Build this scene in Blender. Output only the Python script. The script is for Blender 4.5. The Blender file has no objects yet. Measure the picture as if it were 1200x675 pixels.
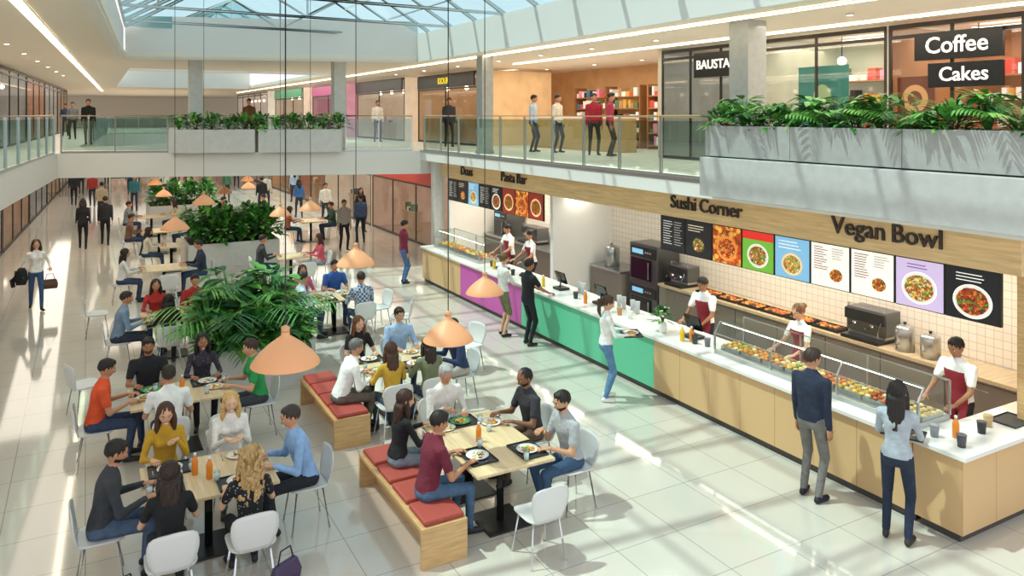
import bpy, math, random, numpy as np
from mathutils import Vector, Matrix
def V(*a): return Vector(a)
random.seed(11)
R=random.uniform
sc=bpy.context.scene; COL=sc.collection
# ---------------------------------------------------------------- materials
def lin(h):
    h=h.lstrip('#'); o=[]
    for i in (0,2,4):
        c=int(h[i:i+2],16)/255; o.append(c/12.92 if c<=.04045 else ((c+.055)/1.055)**2.4)
    return (*o,1)
MC={}
def mat(hexc,rough=.5,metal=0,var=0,vs=8,bump=0,emis=0,kind='plain',hex2=None,name=None):
    key=(hexc,rough,metal,var,vs,bump,emis,kind,hex2)
    if key in MC: return MC[key]
    m=bpy.data.materials.new(name or (kind+'_'+hexc)); m.use_nodes=True
    nt=m.node_tree; n=nt.nodes; L=nt.links; b=n['Principled BSDF']
    c=lin(hexc); b.inputs['Base Color'].default_value=c
    b.inputs['Roughness'].default_value=rough; b.inputs['Metallic'].default_value=metal
    tc=n.new('ShaderNodeTexCoord')
    col=None
    if kind=='plain' and var>0:
        no=n.new('ShaderNodeTexNoise'); no.inputs['Scale'].default_value=vs; no.inputs['Detail'].default_value=4
        L.new(tc.outputs['Object'],no.inputs['Vector'])
        cr=n.new('ShaderNodeValToRGB'); e=cr.color_ramp.elements
        e[0].position=.3;e[1].position=.7
        e[0].color=tuple(x*(1-var) for x in c[:3])+(1,); e[1].color=tuple(min(1,x*(1+var)) for x in c[:3])+(1,)
        L.new(no.outputs['Fac'],cr.inputs['Fac']); col=cr.outputs['Color']
        if bump:
            bp=n.new('ShaderNodeBump'); bp.inputs['Strength'].default_value=min(1,bump); bp.inputs['Distance'].default_value=.01 if bump<.4 else .035
            L.new(no.outputs['Fac'],bp.inputs['Height']); L.new(bp.outputs['Normal'],b.inputs['Normal'])
    elif kind=='wood':
        mp=n.new('ShaderNodeMapping'); mp.inputs['Scale'].default_value=(18,1.2,18) if vs==8 else (3,3,26) 
        L.new(tc.outputs['Object'],mp.inputs['Vector'])
        no=n.new('ShaderNodeTexNoise'); no.inputs['Scale'].default_value=1.6; no.inputs['Detail'].default_value=6; no.inputs['Distortion'].default_value=.4
        L.new(mp.outputs['Vector'],no.inputs['Vector'])
        cr=n.new('ShaderNodeValToRGB'); e=cr.color_ramp.elements
        e[0].position=.3;e[1].position=.72
        e[0].color=tuple(x*.78 for x in c[:3])+(1,); e[1].color=tuple(min(1,x*1.1) for x in c[:3])+(1,)
        L.new(no.outputs['Fac'],cr.inputs['Fac']); col=cr.outputs['Color']
    elif kind=='foodtex':
        cols=hex2.split(','); vo=n.new('ShaderNodeTexVoronoi'); vo.inputs['Scale'].default_value=vs
        no=n.new('ShaderNodeTexNoise'); no.inputs['Scale'].default_value=vs*.6; mx=n.new('ShaderNodeMixRGB'); mx.inputs[0].default_value=.08
        L.new(tc.outputs['Object'],no.inputs['Vector']); L.new(tc.outputs['Object'],mx.inputs[1]); L.new(no.outputs['Color'],mx.inputs[2]); L.new(mx.outputs[0],vo.inputs['Vector'])
        sp=n.new('ShaderNodeSeparateColor'); L.new(vo.outputs['Color'],sp.inputs[0])
        cr=n.new('ShaderNodeValToRGB'); cr.color_ramp.interpolation='CONSTANT'; e=cr.color_ramp.elements
        e[0].color=lin(cols[0]); e[1].position=1/len(cols); e[1].color=lin(cols[1])
        for i in range(2,len(cols)): q=e.new(i/len(cols)); q.color=lin(cols[i])
        L.new(sp.outputs[0],cr.inputs['Fac'])
        c2=n.new('ShaderNodeValToRGB'); f=c2.color_ramp.elements; f[0].color=(1.25,1.2,1.1,1); f[1].position=.75; f[1].color=(.25,.18,.12,1); L.new(vo.outputs['Distance'],c2.inputs['Fac'])
        ml=n.new('ShaderNodeMixRGB'); ml.blend_type='MULTIPLY'; ml.inputs[0].default_value=.8; L.new(cr.outputs[0],ml.inputs[1]); L.new(c2.outputs[0],ml.inputs[2]); col=ml.outputs[0]
    elif kind in('tile','walltile','planks'):
        br=n.new('ShaderNodeTexBrick'); br.offset=0; br.squash=1
        br.inputs['Color1'].default_value=c; br.inputs['Color2'].default_value=tuple(x*.95 for x in c[:3])+(1,)
        br.inputs['Mortar'].default_value=lin(hex2 or 'a8a49c'); br.inputs['Scale'].default_value=1
        if kind=='tile':
            br.inputs['Brick Width'].default_value=.8; br.inputs['Row Height'].default_value=.8; br.inputs['Mortar Size'].default_value=.005
            L.new(tc.outputs['Object'],br.inputs['Vector'])
        else:
            sp=n.new('ShaderNodeSeparateXYZ'); cb=n.new('ShaderNodeCombineXYZ'); ad=n.new('ShaderNodeMath')
            L.new(tc.outputs['Object'],sp.inputs[0]); L.new(sp.outputs[0],ad.inputs[0]); L.new(sp.outputs[1],ad.inputs[1])
            L.new(ad.outputs[0],cb.inputs[0]); L.new(sp.outputs[2],cb.inputs[1]); L.new(cb.outputs[0],br.inputs['Vector'])
            if kind=='walltile':
                br.inputs['Brick Width'].default_value=.12; br.inputs['Row Height'].default_value=.12; br.inputs['Mortar Size'].default_value=.004
            else:
                br.inputs['Brick Width'].default_value=.62; br.inputs['Row Height'].default_value=3; br.inputs['Mortar Size'].default_value=.004
        col=br.outputs['Color']
    elif kind=='dots':
        vo=n.new('ShaderNodeTexVoronoi'); vo.inputs['Scale'].default_value=28; L.new(tc.outputs['Object'],vo.inputs['Vector'])
        cr=n.new('ShaderNodeValToRGB'); e=cr.color_ramp.elements; cr.color_ramp.interpolation='CONSTANT'
        e[0].color=lin(hex2); e[1].position=.22; e[1].color=c
        L.new(vo.outputs['Distance'],cr.inputs['Fac']); col=cr.outputs['Color']
    elif kind=='plaid':
        br=n.new('ShaderNodeTexChecker'); br.inputs['Scale'].default_value=22; br.inputs['Color1'].default_value=c; br.inputs['Color2'].default_value=lin(hex2)
        L.new(tc.outputs['Object'],br.inputs['Vector']); col=br.outputs['Color']
    if col is not None: L.new(col,b.inputs['Base Color'])
    if emis:
        b.inputs['Emission Strength'].default_value=emis
        if col is not None: L.new(col,b.inputs['Emission Color'])
        else: b.inputs['Emission Color'].default_value=c
    MC[key]=m; return m
def glassmat(tint='e8f6f4',fac=.1,name='glass'):
    key=('g',tint,fac)
    if key in MC: return MC[key]
    m=bpy.data.materials.new(name); m.use_nodes=True; nt=m.node_tree; n=nt.nodes; n.clear()
    o=n.new('ShaderNodeOutputMaterial'); mx=n.new('ShaderNodeMixShader'); t=n.new('ShaderNodeBsdfTransparent'); g=n.new('ShaderNodeBsdfGlossy')
    t.inputs[0].default_value=lin(tint); g.inputs['Roughness'].default_value=.03; mx.inputs[0].default_value=fac
    nt.links.new(t.outputs[0],mx.inputs[1]); nt.links.new(g.outputs[0],mx.inputs[2]); nt.links.new(mx.outputs[0],o.inputs[0])
    MC[key]=m; return m
WHITE=mat('f4f3f0',.45); WALLW=mat('f1eee8',.6,var=.02,vs=2); STEEL=mat('b9bcbd',.28,.9); CHROME=mat('d2d4d6',.15,1)
DARK=mat('1d1f20',.4); BLACKG=mat('101214',.12); WOODF=mat('d6ae78',.38,kind='wood',vs=9); WOODT=mat('e0c59a',.32,kind='wood'); WOODP=mat('d8b280',.4,kind='planks',hex2='9d7a4c')
GLASS=glassmat('f4faf9',.05); GLASSG=glassmat('dcebe8',.10); CASEG=glassmat('f3f9f8',.06); SHOPG=glassmat('eeeceb',.07)
CHAIRM=mat('dcdcda',.4); RED=mat('a4453a',.7,var=.08,vs=40,bump=.2); CONCR=mat('b4b4b0',.7,var=.07,vs=9,bump=.15); CONCL=mat('d0cfca',.7,var=.05,vs=7,bump=.1)
# ---------------------------------------------------------------- mesh builder
def perp(d):
    d=Vector(d).normalized(); a=V(0,0,1) if abs(d.z)<.9 else V(0,1,0)
    x=d.cross(a).normalized(); y=x.cross(d).normalized(); return x,y
class MB:
    def __init__(s,mats=None): s.v=[];s.f=[];s.m=[];s.mats=list(mats) if mats else []
    def mi(s,m):
        if isinstance(m,int): return m
        if m not in s.mats: s.mats.append(m)
        return s.mats.index(m)
    def add(s,vs,fs,m=0):
        m=s.mi(m); o=len(s.v); s.v+=[tuple(p) for p in vs]; s.f+=[tuple(i+o for i in f) for f in fs]; s.m+=[m]*len(fs)
    def box(s,a,b,m=0):
        x0,y0,z0=a;x1,y1,z1=b
        s.add([(x0,y0,z0),(x1,y0,z0),(x1,y1,z0),(x0,y1,z0),(x0,y0,z1),(x1,y0,z1),(x1,y1,z1),(x0,y1,z1)],
         [(0,3,2,1),(4,5,6,7),(0,1,5,4),(1,2,6,5),(2,3,7,6),(3,0,4,7)],m); return s
    def loft(s,rings,m=0,caps=True,closed=True):
        n=len(rings[0]); vs=[p for r in rings for p in r]; fs=[]
        for i in range(len(rings)-1):
            for j in range(n if closed else n-1):
                k=(j+1)%n; fs.append((i*n+j,i*n+k,(i+1)*n+k,(i+1)*n+j))
        if caps: fs.append(tuple(range(n-1,-1,-1))); fs.append(tuple((len(rings)-1)*n+j for j in range(n)))
        s.add(vs,fs,m); return s
    def tube(s,pts,r,m=0,n=8,flat=1):
        pts=[Vector(p) for p in pts]; 
        if not isinstance(r,(list,tuple)): r=[r]*len(pts)
        rings=[];px=None
        for i,p in enumerate(pts):
            d=(pts[min(i+1,len(pts)-1)]-pts[max(i-1,0)]).normalized()
            if px is None: x,y=perp(d)
            else: x=(px-d*px.dot(d)).normalized(); y=d.cross(x)
            px=x
            rings.append([p+(x*math.cos(2*math.pi*(j+.5)/n)+y*math.sin(2*math.pi*(j+.5)/n)*flat)*r[i] for j in range(n)])
        return s.loft(rings,m)
    def cap(s,p0,p1,r0,r1,m=0,n=12):
        p0=Vector(p0);p1=Vector(p1); d=p1-p0
        d=d.normalized() if d.length>1e-5 else V(0,0,1)
        x,y=perp(d); rings=[]
        for p,r,angs in((p0,r0,(-80,-50,-20)),(p1,r1,(20,50,80))):
            for a in angs:
                a=math.radians(a); c=p+d*r*math.sin(a); q=r*math.cos(a)
                rings.append([c+(x*math.cos(2*math.pi*j/n)+y*math.sin(2*math.pi*j/n))*q for j in range(n)])
        return s.loft(rings,m)
    def lathe(s,prof,m=0,n=24,c=(0,0,0),caps=True):
        return s.loft([[(c[0]+r*math.cos(2*math.pi*j/n),c[1]+r*math.sin(2*math.pi*j/n),c[2]+z) for j in range(n)] for r,z in prof],m,caps)
    def ell(s,c,r,m=0,nu=14,nv=9,M=None):
        if not isinstance(r,(tuple,list)): r=(r,r,r)
        rings=[]
        for i in range(nv):
            t=math.pi*(i+.35)/(nv-.3); 
            ring=[]
            for j in range(nu):
                a=2*math.pi*j/nu; p=V(r[0]*math.sin(t)*math.cos(a),r[1]*math.sin(t)*math.sin(a),-r[2]*math.cos(t))
                if M is not None: p=M@p
                ring.append(p+Vector(c))
            rings.append(ring)
        return s.loft(rings,m)
    def prism(s,poly,z0,z1,m=0):
        return s.loft([[(x,y,z0) for x,y in poly],[(x,y,z1) for x,y in poly]],m)
    def disc(s,c,r,m,n=20,ry=None):   # faces -Y, drawn in xz
        ry=ry or r
        s.add([(c[0]+r*math.cos(-2*math.pi*j/n),c[1],c[2]+ry*math.sin(-2*math.pi*j/n)) for j in range(n)],[tuple(range(n-1,-1,-1))],m); return s
    def mesh(s,name,smooth=False):
        me=bpy.data.meshes.new(name); me.from_pydata(s.v,[],s.f)
        for m in s.mats: me.materials.append(m)
        if s.m: me.polygons.foreach_set('material_index',s.m)
        if smooth: me.polygons.foreach_set('use_smooth',[True]*len(s.f))
        me.update(); return me
def finish(o,bevel):
    if bevel:
        b=o.modifiers.new('bevel','BEVEL'); b.width=bevel; b.segments=2; b.limit_method='ANGLE'; b.angle_limit=.7
def T(name,label,cat,loc=(0,0,0),rz=0,mesh=None,group=None,kind=None,bevel=0):
    o=bpy.data.objects.new(name,mesh); o.location=loc; o.rotation_euler=(0,0,math.radians(rz)); COL.objects.link(o)
    o['label']=label; o['category']=cat
    if group: o['group']=group
    if kind: o['kind']=kind
    if mesh is None: o.empty_display_size=.1
    else: finish(o,bevel)
    return o
def C(name,mesh,parent,loc=(0,0,0),rz=0,label=None,bevel=0,kind=None):
    o=bpy.data.objects.new(name,mesh); o.location=loc; o.rotation_euler=(0,0,math.radians(rz)); COL.objects.link(o); o.parent=parent
    if label: o['label']=label
    if kind: o['kind']=kind
    finish(o,bevel); return o
def S(name,mesh,label,loc=(0,0,0),rz=0,bevel=0): return T(name,label,'building part',loc,rz,mesh,kind='structure',bevel=bevel)
def bx(a,b,m,name='box'): return MB().box(a,b,m).mesh(name)
def textmesh(txt,size,m,ext=.01,bold=0,align='CENTER'):
    cu=bpy.data.curves.new('t','FONT'); cu.body=txt; cu.size=size; cu.extrude=ext; cu.align_x=align; cu.align_y='CENTER'; cu.offset=bold; cu.resolution_u=3
    o=bpy.data.objects.new('t',cu); COL.objects.link(o); bpy.context.view_layer.update()
    me=bpy.data.meshes.new_from_object(o.evaluated_get(bpy.context.evaluated_depsgraph_get()))
    bpy.data.objects.remove(o); me.transform(Matrix.Rotation(math.pi/2,4,'X'))
    me.materials.clear(); me.materials.append(m); return me
# ---------------------------------------------------------------- people
def two_bone(a,b,l1,l2,hint):
    d=b-a; L=d.length
    if L>l1+l2-.002: b=a+d*((l1+l2-.002)/L); d=b-a; L=d.length
    n=d/L; x=(l1*l1-l2*l2+L*L)/(2*L); h=math.sqrt(max(0,l1*l1-x*x))
    hp=Vector(hint); hp=hp-n*hp.dot(n); hp.normalize()
    return a+n*x+hp*h,b
def add_head(mb,Hc,M,beard,smile,sc_=1.04):
    N,K=26,32; vs=[];fs=[];ms=[];nn=[]
    for i in range(N+1):
        th=math.pi*i/N
        for j in range(K):
            ph=2*math.pi*j/K
            nx=math.sin(th)*math.sin(ph); ny=math.sin(th)*math.cos(ph); nz=math.cos(th)
            x=.074*nx;y=.094*ny;z=.116*nz;k=max(0,-nz)
            x*=1-.30*k**1.5
            y*=(1-.04*k) if ny>0 else (1-.45*k)
            if ny>0:
                e=math.exp(-(nx/.14)**2); w=min(1,max(0,(.08-nz)/.36)) if nz>-.28 else math.exp(-((nz+.28)/.07)**2)
                y+=.026*e*w
                y-=.007*math.exp(-((abs(nx)-.38)/.17)**2-((nz-.02)/.13)**2)
                y+=.004*math.exp(-((nz-.18)/.08)**2)*ny
                y+=.005*math.exp(-(nx/.3)**2-((nz+.53)/.1)**2)+.006*math.exp(-(nx/.3)**2-((nz+.88)/.1)**2)
            vs.append(Hc+M@(V(x,y,z)*sc_)); nn.append((nx,ny,nz))
    for i in range(N):
        for j in range(K):
            k=(j+1)%K; f=(i*K+j,(i+1)*K+j,(i+1)*K+k,i*K+k); fs.append(f)
            c=[sum(nn[q][t] for q in f)/4 for t in range(3)]; m=0
            if beard and c[2]<-.38 and c[1]>-.05: m=4
            if c[1]>.3 and -.62<c[2]<-.46 and abs(c[0])<.26: m=5
            ms.append(m)
    o=len(mb.v); mb.v+=[tuple(p) for p in vs]; mb.f+=[tuple(q+o for q in f) for f in fs]; mb.m+=ms
    def tr(x,y,z): return Hc+M@(V(x,y,z)*sc_)
    if smile: mb.ell(tr(0,.0885,-.0625),(.022,.008,.006),6,10,5,M)
    for sx in(-1,1):
        mb.ell(tr(sx*.029,.0735,.003),(.014,.013,.009),6,10,7,M)
        mb.ell(tr(sx*.029,.081,.003),(.0065,.007,.0065),7,8,6,M)
        mb.tube([tr(sx*.013,.093,.021),tr(sx*.030,.091,.027),tr(sx*.047,.080,.022)],[.003,.004,.002],4,6)
        mb.ell(tr(sx*.077,-.006,-.008),(.008,.017,.03),0,8,7,M)
def add_hand(mb,W,hd,pn,side,curl,s):
    hd=hd.normalized(); pn=(pn-hd*pn.dot(hd)).normalized(); t=hd.cross(pn) if side>0 else pn.cross(hd)
    rings=[]
    for l,w,h in((-.02,.024,.02),(.012,.028,.018),(.05,.04,.016),(.085,.042,.013),(.095,.036,.009)):
        c=W+hd*l*s
        rings.append([c+(t*math.cos(2*math.pi*j/10)*w+pn*math.sin(2*math.pi*j/10)*h)*s for j in range(10)])
    mb.loft(rings,0)
    for off,L in((.030,.072),(.010,.082),(-.010,.076),(-.030,.06)):
        p=W+(hd*.08+t*off)*s; pts=[p]; a=curl*.6
        for k,fr in enumerate((.42,.32,.26)):
            a2=math.radians(a); p=p+(hd*math.cos(a2)+pn*math.sin(a2))*L*fr*s; pts.append(p); a+=curl
        mb.tube(pts,[.0098*s,.0092*s,.0085*s,.006*s],0,6)
    p=W+(hd*.02+t*.028)*s; q=p+(t*.7+hd*.6+pn*.25).normalized()*.04*s; r=q+(t*.3+hd*.9+pn*.3).normalized()*.032*s
    mb.tube([p,q,r],[.013*s,.011*s,.008*s],0,6)
SHOE='26262a'
def figure(label,x,y,face,pose='sit',fem=0,hair='short',hc='2a1d16',skin='c98f6e',shirt='888888',sl=1,pants='33425e',lean=7,hands=None,yaw=0,pitch=10,
           beard=0,smile=0,z=0,h=None,apron=None,inner=None,feet=None,shoe=SHOE,shirtkind=None,hex2=None,short_pants=0,vox=.015,curl=22,group='diners'):
    s=(h or (1.66 if fem else 1.77))/1.75
    hz=.55 if pose=='sit' else .935*s
    P=V(0,0,hz); L=math.radians(lean); u=V(0,math.sin(L),math.cos(L)); ya=V(0,math.cos(L),-math.sin(L)); X=V(1,0,0)
    def TP(t): return P+u*t*s
    N=TP(.55)
    if fem: sec=[(-.11,.10,.08),(-.06,.155,.115),(.03,.163,.115),(.16,.118,.088),(.27,.130,.096),(.36,.146,.115),(.43,.146,.098),(.49,.105,.072),(.535,.06,.055),(.56,.045,.045)]
    else: sec=[(-.11,.11,.085),(-.06,.155,.112),(.03,.158,.112),(.16,.145,.10),(.27,.158,.11),(.37,.176,.118),(.44,.176,.10),(.50,.122,.078),(.54,.07,.062),(.57,.05,.05)]
    mb=MB(); rings=[]
    for t,a,b in sec:
        ring=[]
        for j in range(22):
            q=2*math.pi*j/22; c,sn=math.cos(q),math.sin(q); e=.85
            ring.append(TP(t)+X*(math.copysign(abs(c)**e,c)*a*s)+ya*(math.copysign(abs(sn)**e,sn)*b*s))
        rings.append(ring)
    mb.loft(rings,0)
    segs=[]
    def seg(p0,p1,r0,r1,m):
        mb.cap(p0,p1,r0*s,r1*s); segs.append((Vector(p0),Vector(p1),r0*s,r1*s,m))
    Hc=N+V(0,.028,.125)*s+u*.0
    seg(TP(.53),N+V(0,.018,.06)*s,.056 if not fem else .048,.052 if not fem else .044,0)
    if fem:
        for sx in(-1,1): mb.ell(TP(.35)+X*sx*.062*s+ya*.08*s,(.055*s,.05*s,.055*s))
    sw=.160 if fem else .190
    dflt=hands is None
    if dflt: hands=[(-.17,.40,.80),(.17,.40,.80)] if pose=='sit' else ([(-.215,.16,.84*s),(.215,-.12,.84*s)] if pose=='walk' else [(-.215,.06,.82*s),(.215,.04,.82*s)])
    hinfo=[]
    for sx,ht in((-1,hands[0]),(1,hands[1])):
        sh=TP(.445)+X*sx*sw*s; tgt=Vector(ht); 
        if pose=='sit' and tgt.y>.3 and tgt.z<.85: tgt.z=.79+.0
        el,w=two_bone(sh,tgt,.285*s,.255*s,(sx*.12,-1,-.1) if (dflt and pose!='sit') else (sx*.45,-.5,-.8))
        seg(TP(.46)+X*sx*.07*s,sh,.058,.054,1)
        g=.9 if fem else 1
        if sl==1:
            seg(sh,el,.058*g,.046*g,1); seg(el,el+(w-el)*.93,.046*g,.034*g,1); seg(el,w,.034*g,.026*g,0)
        else:
            seg(sh,el,.048*g,.040*g,0); seg(el,w,.040*g,.026*g,0)
            if sl==0: seg(sh,sh+(el-sh)*.6,.063*g,.058*g,1)
        hinfo.append((w,(w-el).normalized(),sx))
    if feet is None:
        if pose=='sit': feet=[(-.11,.40+R(-.05,.08),.08),(.11,.38+R(-.05,.1),.08)]
        elif pose=='walk': feet=[(-.08,.24,.085),(.08,-.2,.10)]
        else: feet=[(-.11,.03,.08),(.11,-.03,.08)]
    for sx,ft in((-1,feet[0]),(1,feet[1])):
        hp=P+X*sx*.088*s+V(0,0,-.02*s); ft=Vector(ft)
        kn,an=two_bone(hp,ft,.445*s,.425*s,(sx*.12,1,.35))
        g=1.03 if fem else 1
        seg(hp,kn,.086*g,.062,2)
        if short_pants:
            seg(kn,an,.05,.034,0)
        else: seg(kn,an+(kn-an)*.06,.060,.047,2)
        dz=an.z
        toe=an+V(sx*.03,.135,0)*s; toe.z=dz-.045
        heel=an+V(0,-.03,0)*s; heel.z=dz-.042
        seg(heel,toe,.040,.036,3); seg(an,heel,.036,.036,3 if not short_pants else 0)
    raw=mb.mesh('raw'); ob=bpy.data.objects.new('raw',raw); COL.objects.link(ob)
    md=ob.modifiers.new('r','REMESH'); md.mode='VOXEL'; md.voxel_size=vox
    sm=ob.modifiers.new('s','SMOOTH'); sm.factor=.5; sm.iterations=4 if vox<.02 else 2
    bpy.context.view_layer.update()
    ev=bpy.data.meshes.new_from_object(ob.evaluated_get(bpy.context.evaluated_depsgraph_get()))
    bpy.data.objects.remove(ob)
    nv=len(ev.vertices); co=np.empty(nv*3); ev.vertices.foreach_get('co',co); co=co.reshape(-1,3)
    fs=[tuple(p.vertices) for p in ev.polygons]; pc=np.array([co[list(f)].mean(0) for f in fs])
    rel=pc-np.array(P); t=rel@np.array(u); xx=rel[:,0]; yy=rel@np.array(ya)
    ts=[q[0]*s for q in sec]; a=np.interp(t,ts,[q[1]*s for q in sec]); b=np.interp(t,ts,[q[2]*s for q in sec])
    best=(np.sqrt((xx/a)**2+(yy/b)**2)-1)*np.minimum(a,b)+np.maximum(0,np.maximum(t-ts[-1],ts[0]-t))
    mi=np.where(t<(.0 if fem else -.02)*s,2,1)
    for p0,p1,r0,r1,m in segs:
        p0=np.array(p0);d=np.array(p1)-p0;k=np.clip(((pc-p0)@d)/max(1e-9,d@d),0,1)
        ds=np.linalg.norm(pc-p0-k[:,None]*d,axis=1)-(r0+(r1-r0)*k)
        c=ds<best-.001; best=np.where(c,ds,best); mi=np.where(c,m,mi)
    if inner: mi=np.where((mi==1)&(np.abs(xx)<.045)&(yy>.03)&(t>.05),8,mi)
    if apron: mi=np.where(((mi==1)|(mi==2))&(np.abs(xx)<.14)&(yy>.02)&(t<.40*s)&(np.abs(pc[:,2]-.9)<.55),8,mi)
    fin=MB(); fin.v=[tuple(p) for p in co]; fin.f=fs; fin.m=[int(q) for q in mi]
    M=Matrix.Rotation(math.radians(yaw),3,'Z')@Matrix.Rotation(-math.radians(pitch),3,'X')
    add_head(fin,Hc,M,beard,smile,1.05*(.97 if fem else 1))
    for w,f,sx in hinfo:
        if f.z<-.75: hd=f; pn=V(-sx,0.1,0)
        else: hd=V(f.x*.6-sx*.15,f.y+.2,min(.1,f.z*.3)); pn=V(0,0,-1)
        add_hand(fin,w,hd,pn,sx,curl,s)
    sk=mat(skin,.55,var=.04,vs=30)
    cl=mat(shirt,.85,kind=shirtkind,hex2=hex2) if shirtkind else mat(shirt,.85,var=.14,vs=11,bump=.7)
    fin.mats=[sk,cl,mat(pants,.85,var=.16,vs=13,bump=.7),mat(shoe,.6),mat(hc,.6,var=.3,vs=60),mat('a85a4e',.5),mat('f5f3ee',.3),mat('2b1b12',.2),mat(apron or inner or '777777',.8,var=.08)]
    me=fin.mesh('person_body',True); bpy.data.meshes.remove(ev)
    o=T('person',label,'person',(x,y,z),face-90,me,group=group)
    # hair
    hb=MB(); sz=1.05*(.97 if fem else 1)
    def q(a,b,c): return Hc+M@(V(a,b,c)*sz)
    rnd=random.Random(int(abs(x*100)+abs(y*37)))
    if hair=='short':
        hb.ell(q(0,-.014,.03),(.081*sz,.098*sz,.095*sz),0,20,14,M); hb.ell(q(0,.03,.085),(.06*sz,.05*sz,.03*sz),0,12,8,M)
    elif hair=='buzz': hb.ell(q(0,-.014,.024),(.079*sz,.092*sz,.097*sz),0,20,14,M)
    else:
        hb.ell(q(0,-.018,.03),(.086*sz,.10*sz,.098*sz),0,20,14,M)
        if hair in('long','curly','bob'):
            e=.16 if hair=='bob' else .34
            hb.tube([q(0,-.05,.05),Hc+V(0,-.075,-.06),Hc+V(0,-.10,-.06-e*.45),Hc+V(0,-.105,-.04-e)],[.082,.094,.088,.05],0,14,.55)
            for sx in(-1,1): hb.tube([q(sx*.062,.0,.06),q(sx*.082,.010,-.03),Hc+V(sx*.088,-.005,-.13),Hc+V(sx*.085,-.01 if hair!='bob' else -.03,-.06-e*.6)],[.028,.028,.031,.016],0,10)
        if hair=='curly':
            for _ in range(150):
                a=rnd.uniform(0,2*math.pi); zz=rnd.uniform(-.36,.12); yy2=-.05+math.sin(a)*.095
                if yy2>.0 and zz<.07: yy2=-.02
                hb.ell(Hc+V(math.cos(a)*(.10+.02*(zz<-.05)),yy2-.02,zz),(rnd.uniform(.012,.018),rnd.uniform(.012,.018),rnd.uniform(.02,.03)),0,8,6)
        if hair=='bun': hb.ell(q(0,-.125,.04),.045,0,12,8)
        if hair=='pony': hb.tube([q(0,-.09,.05),q(0,-.15,.02),Hc+V(0,-.15,-.1),Hc+V(0,-.12,-.22)],[.025,.035,.032,.012],0,10)
    raw=hb.mesh('raw'); ob=bpy.data.objects.new('raw',raw); COL.objects.link(ob)
    md=ob.modifiers.new('r','REMESH'); md.mode='VOXEL'; md.voxel_size=(.007 if hair=='curly' else .010) if vox<.02 else .016
    sm=ob.modifiers.new('s','SMOOTH'); sm.factor=.5; sm.iterations=2
    bpy.context.view_layer.update()
    hm=bpy.data.meshes.new_from_object(ob.evaluated_get(bpy.context.evaluated_depsgraph_get())); bpy.data.objects.remove(ob)
    cc=np.empty(len(hm.vertices)*3); hm.vertices.foreach_get('co',cc); cc=cc.reshape(-1,3)
    ang=np.arctan2(cc[:,0]-Hc.x,cc[:,1]-Hc.y); amp=(.0035*np.sin(ang*23)+.003*np.sin(ang*11+cc[:,2]*40))
    cc[:,0]+=np.sin(ang)*amp; cc[:,1]+=np.cos(ang)*amp
    hm.vertices.foreach_set('co',cc.ravel()); hm.materials.clear(); hm.materials.append(fin.mats[4])
    hm.polygons.foreach_set('use_smooth',[True]*len(hm.polygons)); hm.update()
    C('hair',hm,o)
    return o
SITTERS=[]
def sit(label,x,y,face,chair=1,**k):
    k.setdefault('vox',.014 if y<13 else (.02 if y<18 else .028))
    o=figure(label,x,y,face,'sit',**k); SITTERS.append((x,y,face,chair)); return o
# table by the hooded man
sit('seated man in charcoal hooded jacket and jeans eating at a table',.12,8.4,0,hair='short',hc='1c1512',beard=1,skin='c08a68',shirt='3a3d42',inner='bdbdbd',pants='4d6079',lean=12,pitch=18)
sit('seated woman with long dark hair in black top',.68,7.62,90,fem=1,hair='long',hc='2b1a12',skin='d9a888',shirt='17171a',sl=0,pants='23242b',lean=10,pitch=15,yaw=-10)
sit('seated woman with curly blonde hair in black dotted dress',1.38,7.62,90,fem=1,hair='curly',hc='bb9a66',skin='e0b290',shirt='1b1b20',shirtkind='dots',hex2='9a9a9a',sl=0,pants='1c1c22',lean=8,yaw=10)
sit('seated man in light blue shirt leaning over the table',2.14,8.5,180,hair='short',hc='3a3028',skin='d29b78',shirt='8fb3de',pants='20242c',lean=16,pitch=14,smile=1)
sit('smiling woman with long brown hair in mustard sweater',.78,9.45,-90,fem=1,hair='long',hc='4a2c1a',skin='dba885',shirt='c79a2a',pants='3c4a60',lean=10,pitch=14,smile=1,hands=[(-.10,.3,.95),(.15,.36,.8)])
sit('smiling woman with long blonde hair in white blouse',1.47,9.47,-90,fem=1,hair='long',hc='d3ab6a',skin='e8bd9d',shirt='f0ece4',pants='5a6a80',lean=10,pitch=8,smile=1,hands=[(-.08,.34,.86),(.08,.36,.86)])
# bench table
sit('seated man in maroon shirt and blue jeans on a bench',3.16,7.55,0,chair=0,hair='short',hc='1b1310',skin='b98360',shirt='6d1f33',sl=0,pants='4a6684',lean=12,pitch=20)
sit('seated woman with long dark hair in black top on a bench',3.16,8.42,0,chair=0,fem=1,hair='long',hc='3a2116',skin='d8a684',shirt='18181b',pants='7e8894',lean=8,pitch=12,yaw=-8)
sit('seated grey-haired man in white shirt eating at the table end',4.0,9.1,-90,hair='short',hc='a9a8a4',skin='c9906e',shirt='e6e2dc',pants='4c4a48',lean=14,pitch=22,hands=[(-.15,.4,.8),(.1,.36,.86)])
sit('seated man with short dark hair in dark grey shirt',4.92,8.3,180,hair='buzz',hc='15100d',skin='8d5f42',shirt='34343a',sl=0,pants='5b4634',lean=10,pitch=18,beard=1)
sit('seated bearded man in grey t-shirt and jeans eating',4.92,7.42,180,hair='short',hc='1f1612',skin='c99672',shirt='a9acae',sl=0,pants='34506f',lean=12,pitch=14,beard=1,hands=[(-.15,.4,.8),(.12,.33,.9)])
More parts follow.
